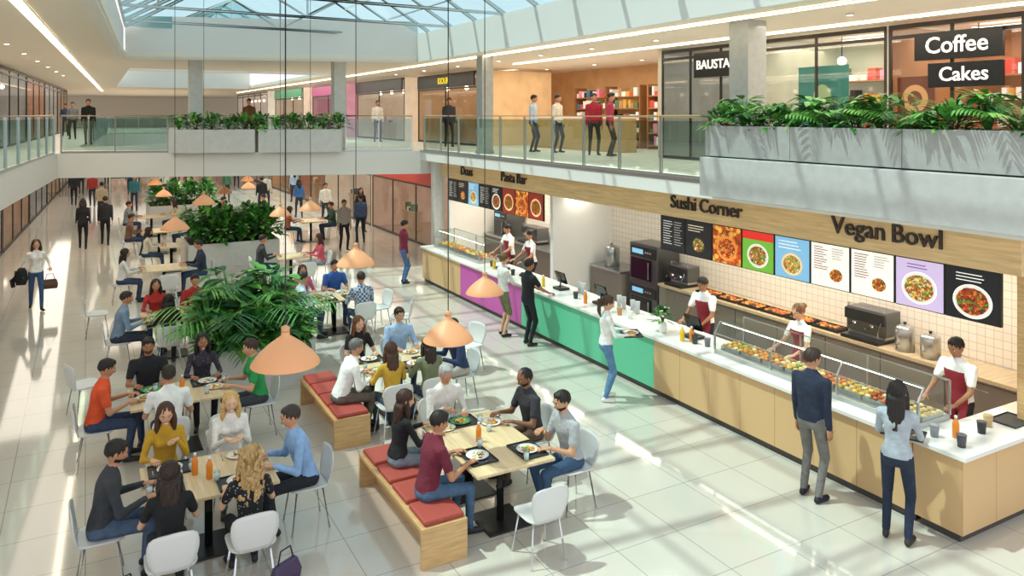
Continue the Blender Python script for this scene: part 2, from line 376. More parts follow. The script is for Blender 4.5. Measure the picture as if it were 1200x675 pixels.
# table behind
sit('seated man in white shirt leaning forward on a bench',3.14,10.65,0,chair=0,hair='short',hc='6d6a66',skin='c99474',shirt='f0eeea',pants='6a6258',lean=22,pitch=12)
sit('smiling woman with long brown hair in black top',3.8,11.95,-90,fem=1,hair='long',hc='6a3f22',skin='e0b090',shirt='1c1b1e',sl=0,pants='30343c',smile=1,yaw=12)
sit('seated woman in mustard yellow top',3.76,10.2,90,fem=1,hair='long',hc='4f321f',skin='dba885',shirt='d1a63a',pants='3c4a60')
sit('seated woman in olive green top',4.34,10.22,90,fem=1,hair='long',hc='2f2018',skin='cf9c7a',shirt='7c8464',pants='3c4a60',yaw=-12)
sit('smiling man in blue shirt at the table',4.5,12.0,-90,hair='short',hc='2b2019',skin='d6a27e',shirt='a8c4e4',pants='3c4a60',smile=1)
sit('seated person in navy top and beige trousers',5.15,10.9,180,hair='short',hc='3b2a1e',skin='c98f6e',shirt='2c3e63',pants='b0aa9e',lean=14)
# orange tee table
sit('seated man in orange t-shirt with short dark hair',.1,11.25,0,hair='short',hc='1d1512',skin='c08a68',shirt='e0552a',sl=0,pants='33425e',lean=12,pitch=18)
sit('seated man in black t-shirt with beard',.78,12.12,-90,hair='short',hc='171210',skin='a87552',shirt='1e2024',sl=0,pants='33425e',beard=1)
sit('seated person in white t-shirt with cropped hair',.92,10.46,90,hair='buzz',hc='2b2019',skin='c08a68',shirt='efeeea',sl=0,pants='3a4658',lean=12)
sit('seated woman with long dark hair in patterned blouse',1.5,12.12,-90,fem=1,hair='long',hc='1a1311',skin='a87552',shirt='33303c',shirtkind='dots',hex2='8b5a66',pants='23242b',smile=1)
sit('seated man in green t-shirt turned to the table',2.16,11.25,180,hair='short',hc='3a2618',skin='d19c78',shirt='2f9a52',sl=0,pants='3b3f48',lean=10)
# third row
sit('seated man in blue-grey shirt by the aisle',.5,15.4,0,hair='short',hc='2b2019',shirt='7d94aa',pants='2f3644',lean=12)
sit('seated woman in red top',1.2,16.55,-90,fem=1,hair='long',hc='2b1a12',shirt='b8322c',pants='33425e')
sit('seated man in red top',1.9,16.45,-90,hair='short',hc='2b1a12',shirt='a92f2b',pants='33425e')
sit('seated woman in dark top with dark hair',1.3,14.9,90,fem=1,hair='long',hc='1b1310',shirt='2a2226',pants='23242b')
sit('seated man in pale blue shirt',3.72,15.5,0,hair='short',hc='2a1d16',shirt='c5d3e2',pants='33425e')
sit('seated man in blue t-shirt',4.75,16.6,-90,hair='short',hc='2a1d16',shirt='2f58a0',sl=0,pants='33425e')
sit('seated man in blue plaid shirt',4.85,14.9,90,hair='short',hc='3a2618',shirt='4a648c',shirtkind='plaid',hex2='c8cfd8',pants='33425e')
sit('seated woman in pink top',4.05,16.6,-90,fem=1,hair='long',hc='3a2618',shirt='c4587c',pants='33425e')
sit('seated woman in white top',.75,20.6,0,fem=1,hair='long',hc='2a1d16',shirt='e4e2dd',pants='33425e')
sit('seated man in dark jacket',2.6,20.8,180,hair='short',shirt='2a3346',pants='33425e')
sit('seated woman in coral pink top',5.6,20.7,180,fem=1,hair='long',hc='3a2618',shirt='d05a6e',pants='8a8f98')
sit('seated person in dark shirt',4.0,20.9,0,hair='short',shirt='3b3b40',pants='33425e')
sit('seated person in brown shirt',1.2,27.4,0,hair='short',shirt='7a5a44',pants='33425e')
sit('seated person in white shirt',3.0,27.6,180,hair='short',shirt='e4e2dd',pants='33425e')
sit('seated person in grey shirt',1.3,31.4,0,hair='short',shirt='8a8f98',pants='33425e')
sit('seated person in beige shirt',3.0,31.6,180,fem=1,hair='long',shirt='c8b79a',pants='33425e')
sit('seated person in red shirt',4.6,31.5,0,hair='short',shirt='a03028',pants='33425e')
sit('seated person in teal shirt',6.3,31.6,180,hair='short',shirt='3f7a80',pants='33425e')
sit('seated person in cream top',1.5,24.2,0,fem=1,hair='long',shirt='d8cdb8',pants='33425e')
sit('seated person in rust top',6.2,27.4,0,fem=1,hair='long',shirt='b0603a',pants='33425e')
sit('seated person in dark green top',7.9,27.6,180,hair='short',shirt='2f4a3a',pants='33425e')
# standing customers
st=lambda *a,**k: figure(*a,**dict(dict(group='standing customers',lean=1,vox=.015),**k))
st('standing woman in grey sweater and dark jeans holding a tray',7.50,5.12,25,'stand',fem=1,hair='long',hc='1f1613',skin='cf9c7a',shirt='a9b1ba',pants='1f2a40',h=1.70,hands=[(-.16,.36,1.02),(.16,.36,1.02)],pitch=14,shoe='2c2422',curl=30)
st('standing man in navy jacket and grey trousers at the counter',7.45,6.18,10,'stand',hair='short',hc='3a2a20',skin='c08a68',shirt='232c40',pants='77746f',h=1.78,pitch=10,yaw=-20,shoe='1a2030')
st('standing woman in white top and blue jeans holding a tray',7.2,9.9,-25,'stand',fem=1,hair='pony',hc='4b3222',skin='d8a684',shirt='f2f0ec',pants='5e86ad',h=1.66,hands=[(-.16,.34,1.05),(.16,.34,1.05)],pitch=18,shoe='f0f0ee',curl=30)
st('standing man in black t-shirt and trousers reaching to the counter',7.58,13.0,5,'stand',hair='short',hc='1d1512',skin='a87552',shirt='1c1c1f',sl=0,pants='1d2026',h=1.7,hands=[(-.2,.40,1.0),(.2,.38,1.0)],vox=.018)
st('standing woman in white top and olive shorts by the counter',7.45,13.8,0,'stand',fem=1,hair='bun',hc='6a4a30',skin='d8a684',shirt='e6e4df',pants='7d7c5e',h=1.7,vox=.018,short_pants=1,hands=[(-.2,.35,1.0),(.2,.35,1.0)])
st('standing man in maroon shirt and blue jeans',7.45,19.4,0,'stand',hair='short',shirt='7c2740',pants='4a6fa0',h=1.7,vox=.022)
st('walking woman in white blouse and jeans carrying a jacket',-1.0,20.9,-80,'walk',fem=1,hair='bob',hc='3a2618',skin='cf9c7a',shirt='ebe8e2',pants='3a567e',h=1.64,vox=.018,hands=[(-.27,.12,.95),(.26,.02,.82)],smile=1)
far=lambda *a,**k: figure(*a,**dict(dict(group='passers-by',lean=1,vox=.03,h=1.72),**k))
far('walking person in black coat',-.07,29.5,90,'walk',shirt='1e1e22',pants='1c1c20',fem=1,hair='bob')
far('walking person in black jacket and dark trousers',.6,30,90,'walk',shirt='25262b',pants='1c1c20')
far('walking person in bright red top',.3,43,-90,'walk',shirt='b03a34',pants='2c3444')
far('walking person in dark clothes',-.5,44,90,'walk',shirt='2c2c30',pants='26262a')
far('standing man in plaid shirt and dark trousers',7.5,25.0,-90,'stand',shirt='7a6a60',pants='26262a',shirtkind='plaid',hex2='c8c0b4')
far('standing man in blue shirt and navy trousers',8.5,26.3,90,'stand',shirt='4a5f84',pants='262c3c')
far('walking woman in black dress',9.3,28.8,-90,'walk',shirt='1e1e22',pants='26262a',fem=1,hair='long')
WK=[('white shirt','e6e2dc',8.7,31.6),('blue top','3f6ea8',8.2,34),('pale shirt','cfc8bc',7.6,38),('black top','26262a',7.0,36),('green top','4a7a5a',6.4,42),('dark red top','7c2a2a',5.0,46),('grey top','77797e',8.8,44),('white top','e6e2dc',3.6,44),('navy top','2c3e63',2.2,48),('cream coat','d8cdb8',6.2,48),('brown jacket','6a4a34',8.2,50),('black coat','202024',4.2,52),('teal top','3f7a80',2.0,40),('pale blue top','a9c0d8',9.4,40),('dark jacket','2c2c34',-.2,50),('beige coat','c4b090',.6,36.5),('mustard coat','b8923a',5.4,56),('grey jacket','5a5c62',7.2,57),('pink top','c07088',3.0,56),('blue jacket','34507a',1.2,56)]
for i,(cn,c,xx,yy) in enumerate(WK): far('walking person in '+cn,xx,yy,90 if i%2 else -90,'walk',shirt=c,pants='33384a',fem=i%3==1,hair='long' if i%3==1 else 'short')
# upper floor
far('person in black top walking on the upper floor',.1,32.5,-90,'walk',shirt='1f2024',pants='7e7468',z=3.4)
for lab,xx,yy,c,p in(('person in pale blue shirt on the upper floor',11.6,19.6,'b9c9dc','3a4152'),('person in cream jacket on the upper floor',12.0,18.9,'ded6c6','3a4152'),('person in red top on the upper floor',12.1,17.2,'a8283a','26262a'),('person in crimson top on the upper floor',12.2,16.6,'b23a56','26262a'),('person in dark top on the upper floor',11.0,24.3,'33343a','26262a'),('person in grey coat on the upper floor',-.5,40,'77797e','26262a'),('person in tan coat on the upper floor',10.6,36,'b09468','26262a'),('person in white top on the upper floor',10.4,30,'e6e2dc','33384a'),('person in navy coat on the upper floor',-.9,46,'2c3e63','26262a'),('person in brown coat on the upper floor',5.2,29,'6a4a34','26262a')):
    far(lab,xx,yy,R(-120,-40),'stand',shirt=c,pants=p,z=3.4)
# staff
sf=lambda *a,**k: figure(*a,**dict(dict(group='counter staff',lean=6,vox=.016,h=1.74,apron='8e2433',shirt='f0eeea',sl=0,pants='2a2a2e',hands=[(-.2,.38,1.0),(.2,.38,1.0)],pitch=20),**k))
sf('staff man in white shirt and red apron behind the counter',9.55,5.66,175,'stand',hc='17110e',skin='a87552',h=1.76)
sf('staff woman in white shirt and red apron behind the case',9.4,7.95,175,'stand',fem=1,hair='bun',hc='7a5230',skin='d8a684',h=1.7)
sf('staff man in white shirt and red apron at the counter',9.35,9.95,190,'stand',hc='17110e',skin='a87552',h=1.74)
sf('staff woman in white shirt and red apron at the counter',9.5,16.1,180,'stand',fem=1,hair='bun',hc='2a1d16',vox=.022)
sf('staff man in white shirt and red apron at the counter',9.5,17.2,180,'stand',hc='17110e',vox=.022)
# ---------------------------------------------------------------- room shell
FLOORM=mat('cdc6ba',.07,kind='tile',hex2='98928a')
FLOORM.node_tree.nodes['Principled BSDF'].inputs['Specular IOR Level'].default_value=.9
S('floor',bx((-9,-6,-.1),(20,82,0),FLOORM),'glossy cream floor tiles with thin grey joints')
SLABM=mat('e6e3dd',.5,var=.01,vs=1)
def poly(name,pts,z0,z1,m,lab): return S(name,MB().prism(pts,z0,z1,m).mesh(name),lab)
poly('floor_upper',[(-2.45,5),(-.7,25.5),(-.2,31),(1,50),(1,82),(-9,82),(-9,5)],2.7,3.4,SLABM,'white slab edge of the upper walkway')
poly('floor_upper',[(-.7,25.5),(9.0,22),(9.0,31),(-.2,31)],2.7,3.4,SLABM,'white bridge slab crossing the atrium')
poly('floor_upper',[(9.0,3.0),(20,3.0),(20,82),(9.0,82)],3.12,3.4,SLABM,'white upper floor slab')
poly('floor_upper',[(9.0,22),(20,22),(20,82),(9.0,82)],2.7,3.12,SLABM,'white lower soffit of the upper floor')
poly('floor_upper',[(1,50),(9,50),(9,82),(1,82)],2.7,3.4,SLABM,'white slab of the far upper floor')
CEILM=mat('eee4d4',.7)
poly('ceiling',[(-.3,4.5),(.2,13),(1.0,25),(1.4,31),(1.6,50),(1.6,82),(-9,82),(-9,4.5)],6.2,6.35,CEILM,'white ceiling over the upper walkway')
poly('ceiling',[(1.0,25),(9.0,22.2),(9.0,31),(1.4,31)],6.2,6.35,CEILM,'white ceiling over the bridge')
poly('ceiling',[(9.0,3.0),(20,3.0),(20,82),(9.0,82)],6.2,6.35,CEILM,'white ceiling over the upper shops')
poly('ceiling',[(1.6,50),(9,50),(9,82),(1.6,82)],6.2,6.35,CEILM,'white ceiling of the far hall')
def wallseg(name,p0,p1,z0,z1,th,m,lab):
    d=Vector((p1[0]-p0[0],p1[1]-p0[1])); n=Vector((-d.y,d.x)).normalized(); o=n*-.03; n=n*th
    p0=(p0[0]+o.x,p0[1]+o.y); p1=(p1[0]+o.x,p1[1]+o.y)
    return poly(name,[p0,p1,(p1[0]+n.x,p1[1]+n.y),(p0[0]+n.x,p0[1]+n.y)],z0,z1,m,lab)
wallseg('trim_1',(9.0,22.2),(9.0,3.0),6.14,7.0,.25,SLABM,'white fascia beam under the skylight')
wallseg('trim_2',(9.0,22.2),(1.0,25),6.14,7.4,-.25,SLABM,'white fascia beam across the atrium end')
wallseg('trim_3',(.2,13),(-.3,4.5),6.14,7.05,-.2,SLABM,'white fascia beam beside the walkway ceiling')
wallseg('trim_4',(1.0,25),(.2,13),6.14,7.05,-.2,SLABM,'white fascia beam beside the walkway ceiling')
wallseg('trim_5',(1.4,31.3),(9.0,31.3),6.14,7.25,.2,SLABM,'white fascia beam of the second atrium')
wallseg('trim_6',(1.6,50),(9,50),6.14,7.25,.2,SLABM,'white fascia beam of the second atrium')
# skylights
def skylight(name,y0,y1,xl0,xl1,xr,zl,zr,xm,zm,lab,step=1.5):
    fr=MB(); gl=MB(); n=int((y1-y0)/step)
    SK=mat('c8d2d4',.4)
    for i in range(n+1):
        y=y0+(y1-y0)*i/n; xl=xl0+(xl1-xl0)*i/n
        fr.tube([(xl,y,zl),(xm,y,zm)],.065,SK,4); fr.tube([(xr,y,zr),(xm,y,zm)],.065,SK,4)
        if i%2==0:
            fr.tube([(xl,y,zl),(xr,y,zr)],.045,SK,4)
            fr.tube([(xm,y,zm),(xm,y,(zl+zr)/2)],.035,SK,4)
            fr.tube([((xm+xr)/2,y,(zm+zr)/2),(xm,y,(zl+zr)/2)],.03,SK,4); fr.tube([((xm+xl)/2,y,(zm+zl)/2),(xm,y,(zl+zr)/2)],.03,SK,4)
    for k in range(0,6):
        t=k/5
        fr.tube([(xl0+(xm-xl0)*t,y0,zl+(zm-zl)*t),(xl1+(xm-xl1)*t,y1,zl+(zm-zl)*t)],.04,SK,4)
        fr.tube([(xr+(xm-xr)*t,y0,zr+(zm-zr)*t),(xr+(xm-xr)*t,y1,zr+(zm-zr)*t)],.04,SK,4)
    G=glassmat('c4e2e6',.06)
    gl.add([(xl0,y0,zl),(xl1,y1,zl),(xm,y1,zm),(xm,y0,zm)],[(0,1,2,3)],G); gl.add([(xr,y0,zr),(xr,y1,zr),(xm,y1,zm),(xm,y0,zm)],[(3,2,1,0)],G)
    gl.add([(xl1,y1,zl),(xr,y1,zr),(xm,y1,zm)],[(0,1,2)],G)
    o=S(name,fr.mesh(name),lab); C('glass_panes',gl.mesh('panes'),o)
skylight('window_1',4,24.6,-.3,1.0,9.05,7.05,7.0,5.0,9.4,'white steel framed glass skylight over the atrium')
skylight('window_2',31.5,50,1.4,1.6,9.0,7.25,7.25,5.0,9.0,'white steel framed glass skylight over the second atrium',2.0)
S('wall_far',bx((-9,80,0),(20,80.3,6.2),mat('e9dfcf',.6)),'pale end wall of the mall')
# shops
LIT=mat('fff2dc',.5,emis=6)
PAL=['c94f43','e8dfd0','3f6f8f','d8a24a','f5f2ec','59744f','22252a','d98ba0','b08a5c','e9e4da']
def shop(label,org,rz,w,z,h,depth,back,sign=None,signcol='f4f2ee',signbg='16181a',seed=1,n=None,mull='25282a',ssize=.34,plainsign=None):
    rnd=random.Random(seed); e=T('shop',label,'shop',(org[0],org[1],z),rz,group='mall shops')
    mm=mat(mull,.4); n=n or max(2,int(w/2.2)); fr=MB()
    hs=.55 if (sign or plainsign) else .2
    for i in range(n+1):
        x=w*i/n; fr.box((x-.025,-.02,0),(x+.025,.02,h),mm)
    fr.box((0,-.035,h-.08),(w,.035,h),mm); fr.box((0,-.035,0),(w,.035,.08),mm); fr.box((0,-.035,h-hs-.06),(w,.035,h-hs),mm)
    C('frame',fr.mesh('frame'),e)
    C('glass',bx((.03,-.005,.1),(w-.03,.005,h-.08),SHOPG),e)
    b=MB(); bm=mat(back,.7,var=.1,vs=2,emis=.4); b.box((0,depth,0),(w,depth+.1,h),bm); b.box((-.05,0,0),(0,depth,h),bm); b.box((w,0,0),(w+.05,depth,h),bm)  # walls glow though no lamp; interior light put into their material
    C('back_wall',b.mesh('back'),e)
    g=MB(); sh=mat('a58360',.5,emis=.2)  # shelf boards carry a slight glow in place of lamplight
    for k in range(4):
        zz=.35+k*.5
        g.box((.2,depth-.4,zz),(w-.2,depth-.02,zz+.03),sh)
    C('shelf_unit',g.mesh('sh'),e)
    g=MB()
    for k in range(4):
        zz=.38+k*.5; x=.3
        while x<w-.35:
            ww=rnd.uniform(.06,.2); g.box((x,depth-.35,zz),(x+ww,depth-.1,zz+rnd.uniform(.12,.34)),mat(rnd.choice(PAL),.6,emis=.3)); x+=ww+rnd.uniform(.02,.12)  # goods emit a little, so shop lighting is painted into their colours
    C('shelf_goods',g.mesh('goods'),e,kind='stuff',label='assorted coloured goods on shelves')
    g=MB(); gm=mat('cdb08a',.5,emis=.15)   # display tables and wares, weak glow standing in for shop light
    for k in range(max(1,int(w/2.5))):
        x=w*(k+.5)/max(1,int(w/2.5)); g.box((x-.5,.8,.7),(x+.5,1.3,.76),gm); g.box((x-.45,.85,0),(x+.45,1.25,.7),gm)
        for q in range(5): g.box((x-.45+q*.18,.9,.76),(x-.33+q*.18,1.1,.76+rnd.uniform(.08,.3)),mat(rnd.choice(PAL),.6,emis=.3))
    C('display_stand',g.mesh('ds'),e)
    g=MB(); k=max(1,int(w/1.6))
    for i in range(k):
        x=w*(i+.5)/k; g.tube([(x,depth*.3,h-.02),(x,depth*.3,h-.45)],.012,mm,6); g.ell((x,depth*.3,h-.52),.09,LIT,12,8)
    for i in range(k): g.box((w*(i+.3)/k,depth*.6,h-.04),(w*(i+.7)/k,depth*.6+.12,h-.01),LIT)
    C('ceiling_light',g.mesh('cl'),e)
    if plainsign: C('sign_panel',bx((.1,-.1,h-hs+.02),(w-.1,-.04,h-.05),mat(plainsign,.4,emis=.4)),e)
    if sign:
        C('sign_panel',bx((.1,-.1,h-hs+.02),(w-.1,-.04,h-.05),mat(signbg,.4)),e)
        C('sign_lettering',textmesh(sign,ssize,mat(signcol,.4,emis=.6),.008,bold=.006),e,(w/2,-.112,h-hs/2-.01))
    return e
def usign(txt,y0,y1,z0,z1,size,lab,x=12.9):
    e=T('shop_sign',lab,'sign',(x,y1,z0),-90); w=y1-y0
    C('panel',bx((0,-.04,0),(w,.04,z1-z0),mat('121214',.35)),e,bevel=.005)
    C('lettering',textmesh(txt,size,mat('f2efe9',.4,emis=.5),.008,bold=.004),e,(w/2,-.055,(z1-z0)/2))
shop('glazed cafe shop with dark frames and warm shelves',(13,9.0),-90,4.6,3.4,2.75,2.6,'a0724a',seed=3,mull='2c2420',n=4)
shop('glazed fashion shop with dark frames and pale green wall',(13,12.2),-90,3.1,3.4,2.75,2.6,'b4b8a4',seed=4,mull='3a2f28',n=2)
shop('glazed boutique with dark frames and grey green wall',(13,15.4),-90,3.1,3.4,2.75,2.6,'8a9088',seed=5,mull='1c2022',n=3)
usign('Coffee',6.95,8.45,5.46,5.93,.40,'black sign reading Coffee in white letters')
usign('Cakes',6.95,8.2,4.98,5.40,.34,'black sign reading Cakes in white letters')
usign('BAUSTA',12.8,14.1,5.4,5.98,.30,'black sign reading BAUSTA in white letters')
pe=T('shop_poster','teal poster panel standing behind the shop glass','poster',(13.12,11.2,3.6),-90); C('panel',bx((0,0,0),(1.2,.03,1.9),mat('3f8f82',.4,emis=.35)),pe)
g=MB(); g.ell((.6,-.012,1.25),(.22,.012,.28),mat('b9d9a0',.4,emis=.3)); g.tube([(.6,-.02,.6),(.55,-.02,1.3)],.02,mat('e9f2e0',.5),6); C('leaf_emblem',g.mesh('e'),pe)
pe=T('shop_poster','amber wall picture hanging behind the cafe glass','poster',(13.12,8.95,4.3),-90); C('panel',bx((0,0,0),(.7,.03,.9),mat('7a3d22',.4,emis=.4)),pe)
g=MB(); g.disc((.35,-.01,.5),.25,mat('e8b070',.4,emis=.5)); g.disc((.35,-.015,.5),.14,mat('9c4a2a',.4)); C('round_motif',g.mesh('e'),pe)
S('wall_right',bx((16.6,15.7,3.4),(16.8,30,6.2),mat('c89a68',.6,var=.1,vs=2,emis=.1)),'warm wood wall of the open upper shop')  # wall itself glows faintly, room light put into its colour
S('wall_side',bx((13.0,15.45,3.4),(16.8,15.6,6.2),mat('d6cbba',.6)),'beige end wall of the upper shop')
for i,(ya,yb,zz,c) in enumerate([(16,19.6,4.3,'b07a4a'),(20,23.8,4.3,'9a6a40')]):
    e=T('display_shelf','wooden display shelf with colourful goods','shelf',(15.9,yb,3.4),-90,group='upper shop shelves'); w=yb-ya
    g=MB(); rnd=random.Random(i)
    for k in range(5): g.box((0,0,.1+k*.4),(w,.5,.14+k*.4),mat(c,.5))
    for xx in (0,w/2,w): g.box((xx-.03,0,0),(xx+.03,.5,2.1),mat(c,.5))
    C('frame',g.mesh('f'),e); g=MB()
    for k in range(5):
        x=.05
        while x<w-.2:
            ww=rnd.uniform(.08,.22); g.box((x,.05,.14+k*.4),(x+ww,.4,.14+k*.4+rnd.uniform(.1,.3)),mat(rnd.choice(PAL),.6,emis=.2)); x+=ww+.03  # goods brightened by emission in their own colours
    C('goods',g.mesh('g'),e,kind='stuff')
e=T('service_counter','long wooden bar counter of the upper shop','counter',(13.6,23,3.4),-90); C('body',bx((0,0,0),(5,.6,1.0),WOODF),e,bevel=.01); C('countertop',bx((-.03,-.03,1.0),(5.03,.63,1.05),mat('e8e4dc',.3)),e)
shop('upper shop with warm lit interior and yellow lettering',(12.2,30),-90,5.5,3.4,2.7,3,'cba678',sign='KIOUR',signcol='e8d020',seed=8)
shop('upper shop with pale interior and dark sign band',(11.8,37),-90,6.4,3.4,2.7,3,'d8c8b2',plainsign='26262a',seed=9)
shop('upper shop with pink interior and pink sign band',(11.4,44),-90,6.4,3.4,2.7,3,'c08a9a',plainsign='b04a80',seed=10)
shop('upper shop with pale interior and green sign band',(11.0,52),-90,7.4,3.4,2.7,3,'d8c8b2',plainsign='3f8f6a',seed=11)
shop('upper shop with white interior along the walkway',(10.6,64),-90,11.4,3.4,2.7,3,'dcd4c8',seed=12)
LA=90-2.6
for i in range(6):
    y0=15+i*7.5; x0=-3.05+(y0-15)*.046
    shop('ground floor shop with dark frames and warm interior',(x0,y0),LA,7.3,0,2.68,2.4,['a08468','b8aea0','a88a70','9a9a94','b09a80','b8ac9c'][i],seed=20+i,mull='1e1e20')
    shop('upper floor shop with dark frames and warm interior',(x0-.1,y0),LA,7.3,3.4,2.75,2.4,['9a846a','b8a890','9a9a94','b08a70','a8a8a4','b09a80'][i],seed=40+i,mull='1e1e20')
cols=['c8a890','d8c8b2','b07a60','cba678','c8beb0']
for i in range(5):
    shop('ground floor shop with bright lit interior',(10.2,30+i*7.2),-90,7.0,0,2.65,3,cols[i],seed=60+i,mull='4a443e',plainsign=['a8382e','e8e4dc','c8924a','e8e4dc','3f6f8f'][i])
for i in range(2):
    shop('ground floor shop with lit interior at the hall end',(1.6+i*4,62),0,3.9,0,2.65,2,['d8c8b0','b87a6a'][i],seed=70+i,plainsign='e8e4dc')
# ceiling lights
def strip(p0,p1,z,w,lab):
    d=Vector((p1[0]-p0[0],p1[1]-p0[1])); L=d.length; ang=math.degrees(math.atan2(d.y,d.x))
    e=T('ceiling_light_strip',lab,'light',(p0[0],p0[1],z),ang); C('lamp_diffuser',bx((0,-w/2,-.03),(L,w/2,0),mat('fff0d2',.5,emis=7)),e); C('trim_frame',MB().box((0,-w/2-.03,-.02),(L,-w/2,0),WHITE).box((0,w/2,-.02),(L,w/2+.03,0),WHITE).mesh('tf'),e)
strip((-1.1,8),(1.0,60),6.19,.14,'warm linear ceiling light in the walkway ceiling')
strip((9.9,4),(9.9,60),6.19,.10,'warm linear cove light along the upper shops')
strip((12.3,4),(12.3,22),6.19,.10,'warm linear cove light above the shop fronts')
dl=MB(); dl.lathe([(.07,-.015),(.07,0)],mat('e8e4dc',.4),16); dm=dl.mesh('ring',True); dl=MB(); dl.lathe([(.05,-.018),(.05,-.015)],mat('fff0d4',.5,emis=12),16); dm2=dl.mesh('lens')
for i in range(9):
    for xx in(-2.1,):
        e=T('downlight','small round recessed ceiling downlight','light',(xx+i*.16,12+i*3.2,6.19),group='walkway downlights'); C('trim_ring',dm,e); C('lens',dm2,e)
for yy in (6,8.5,11,13.5,16,18.5,21,24,27,30):
    for xx in (11.2,14.8):
        e=T('downlight','small round recessed ceiling downlight','light',(xx,yy,6.19),group='shop downlights'); C('trim_ring',dm,e); C('lens',dm2,e)
def column(x,y,z0,z1,w,lab,m=CONCL):
    e=T('column',lab,'column',(x,y,z0)); C('shaft',bx((-w/2,-w/2,0),(w/2,w/2,z1-z0),m),e,bevel=.01); C('base_collar',bx((-w/2-.02,-w/2-.02,0),(w/2+.02,w/2+.02,.08),STEEL),e)
column(2.95,25.3,3.4,6.2,.38,'pale grey square column on the bridge'); column(7.0,23.9,3.4,6.2,.38,'pale grey square column on the bridge')
column(10.5,10.1,3.4,6.2,.46,'grey square column beside the planter',CONCR); column(10.0,19.6,3.4,6.2,.36,'grey square column by the glass railing',CONCR)
column(9.33,21.45,0,3.1,.3,'white square column at the counter end')
def railing(p0,p1,z,n,lab):
    d=Vector((p1[0]-p0[0],p1[1]-p0[1])); L=d.length; ang=math.degrees(math.atan2(d.y,d.x))
    e=T('glass_railing',lab,'railing',(p0[0],p0[1],z),ang,group='upper floor railings')
    C('handrail',MB().tube([(0,0,1.08),(L,0,1.08)],.026,mat('c9b48c',.3,.6),10).mesh('hr',True),e); C('base_rail',bx((0,-.03,0),(L,.03,.06),STEEL),e)
    pm=bx((-.015,-.03,0),(.015,.03,1.06),STEEL); gm=bx((.03,-.006,.08),(L/n-.03,.006,1.0),GLASSG)
    for i in range(n+1): C('post',pm,e,(L*i/n,0,0))
    for i in range(n): C('glass_panel',gm,e,(L*i/n,0,0))
railing((9.1,21.9),(9.1,9.6),3.4,10,'glass balcony railing with steel posts and handrail')
railing((-2.3,6),(-.78,25.3),3.4,13,'glass railing with steel posts along the upper walkway')
ux,uy=(9.7,-3.5); ul=math.hypot(ux,uy); ux/=ul;uy/=ul
def AB(t): return (-.7+ux*t,25.5+uy*t+.12)
railing(AB(.1),AB(3.0),3.4,2,'glass railing on the bridge'); railing(AB(8.1),AB(10.1),3.4,2,'glass railing on the bridge')
railing((1.2,50.2),(8.9,50.2),3.4,5,'glass railing at the second atrium end'); railing((.1,31.2),(1.1,50),3.4,10,'glass railing beside the second atrium'); railing((9.1,49.5),(9.1,31.2),3.4,10,'glass railing beside the second atrium')
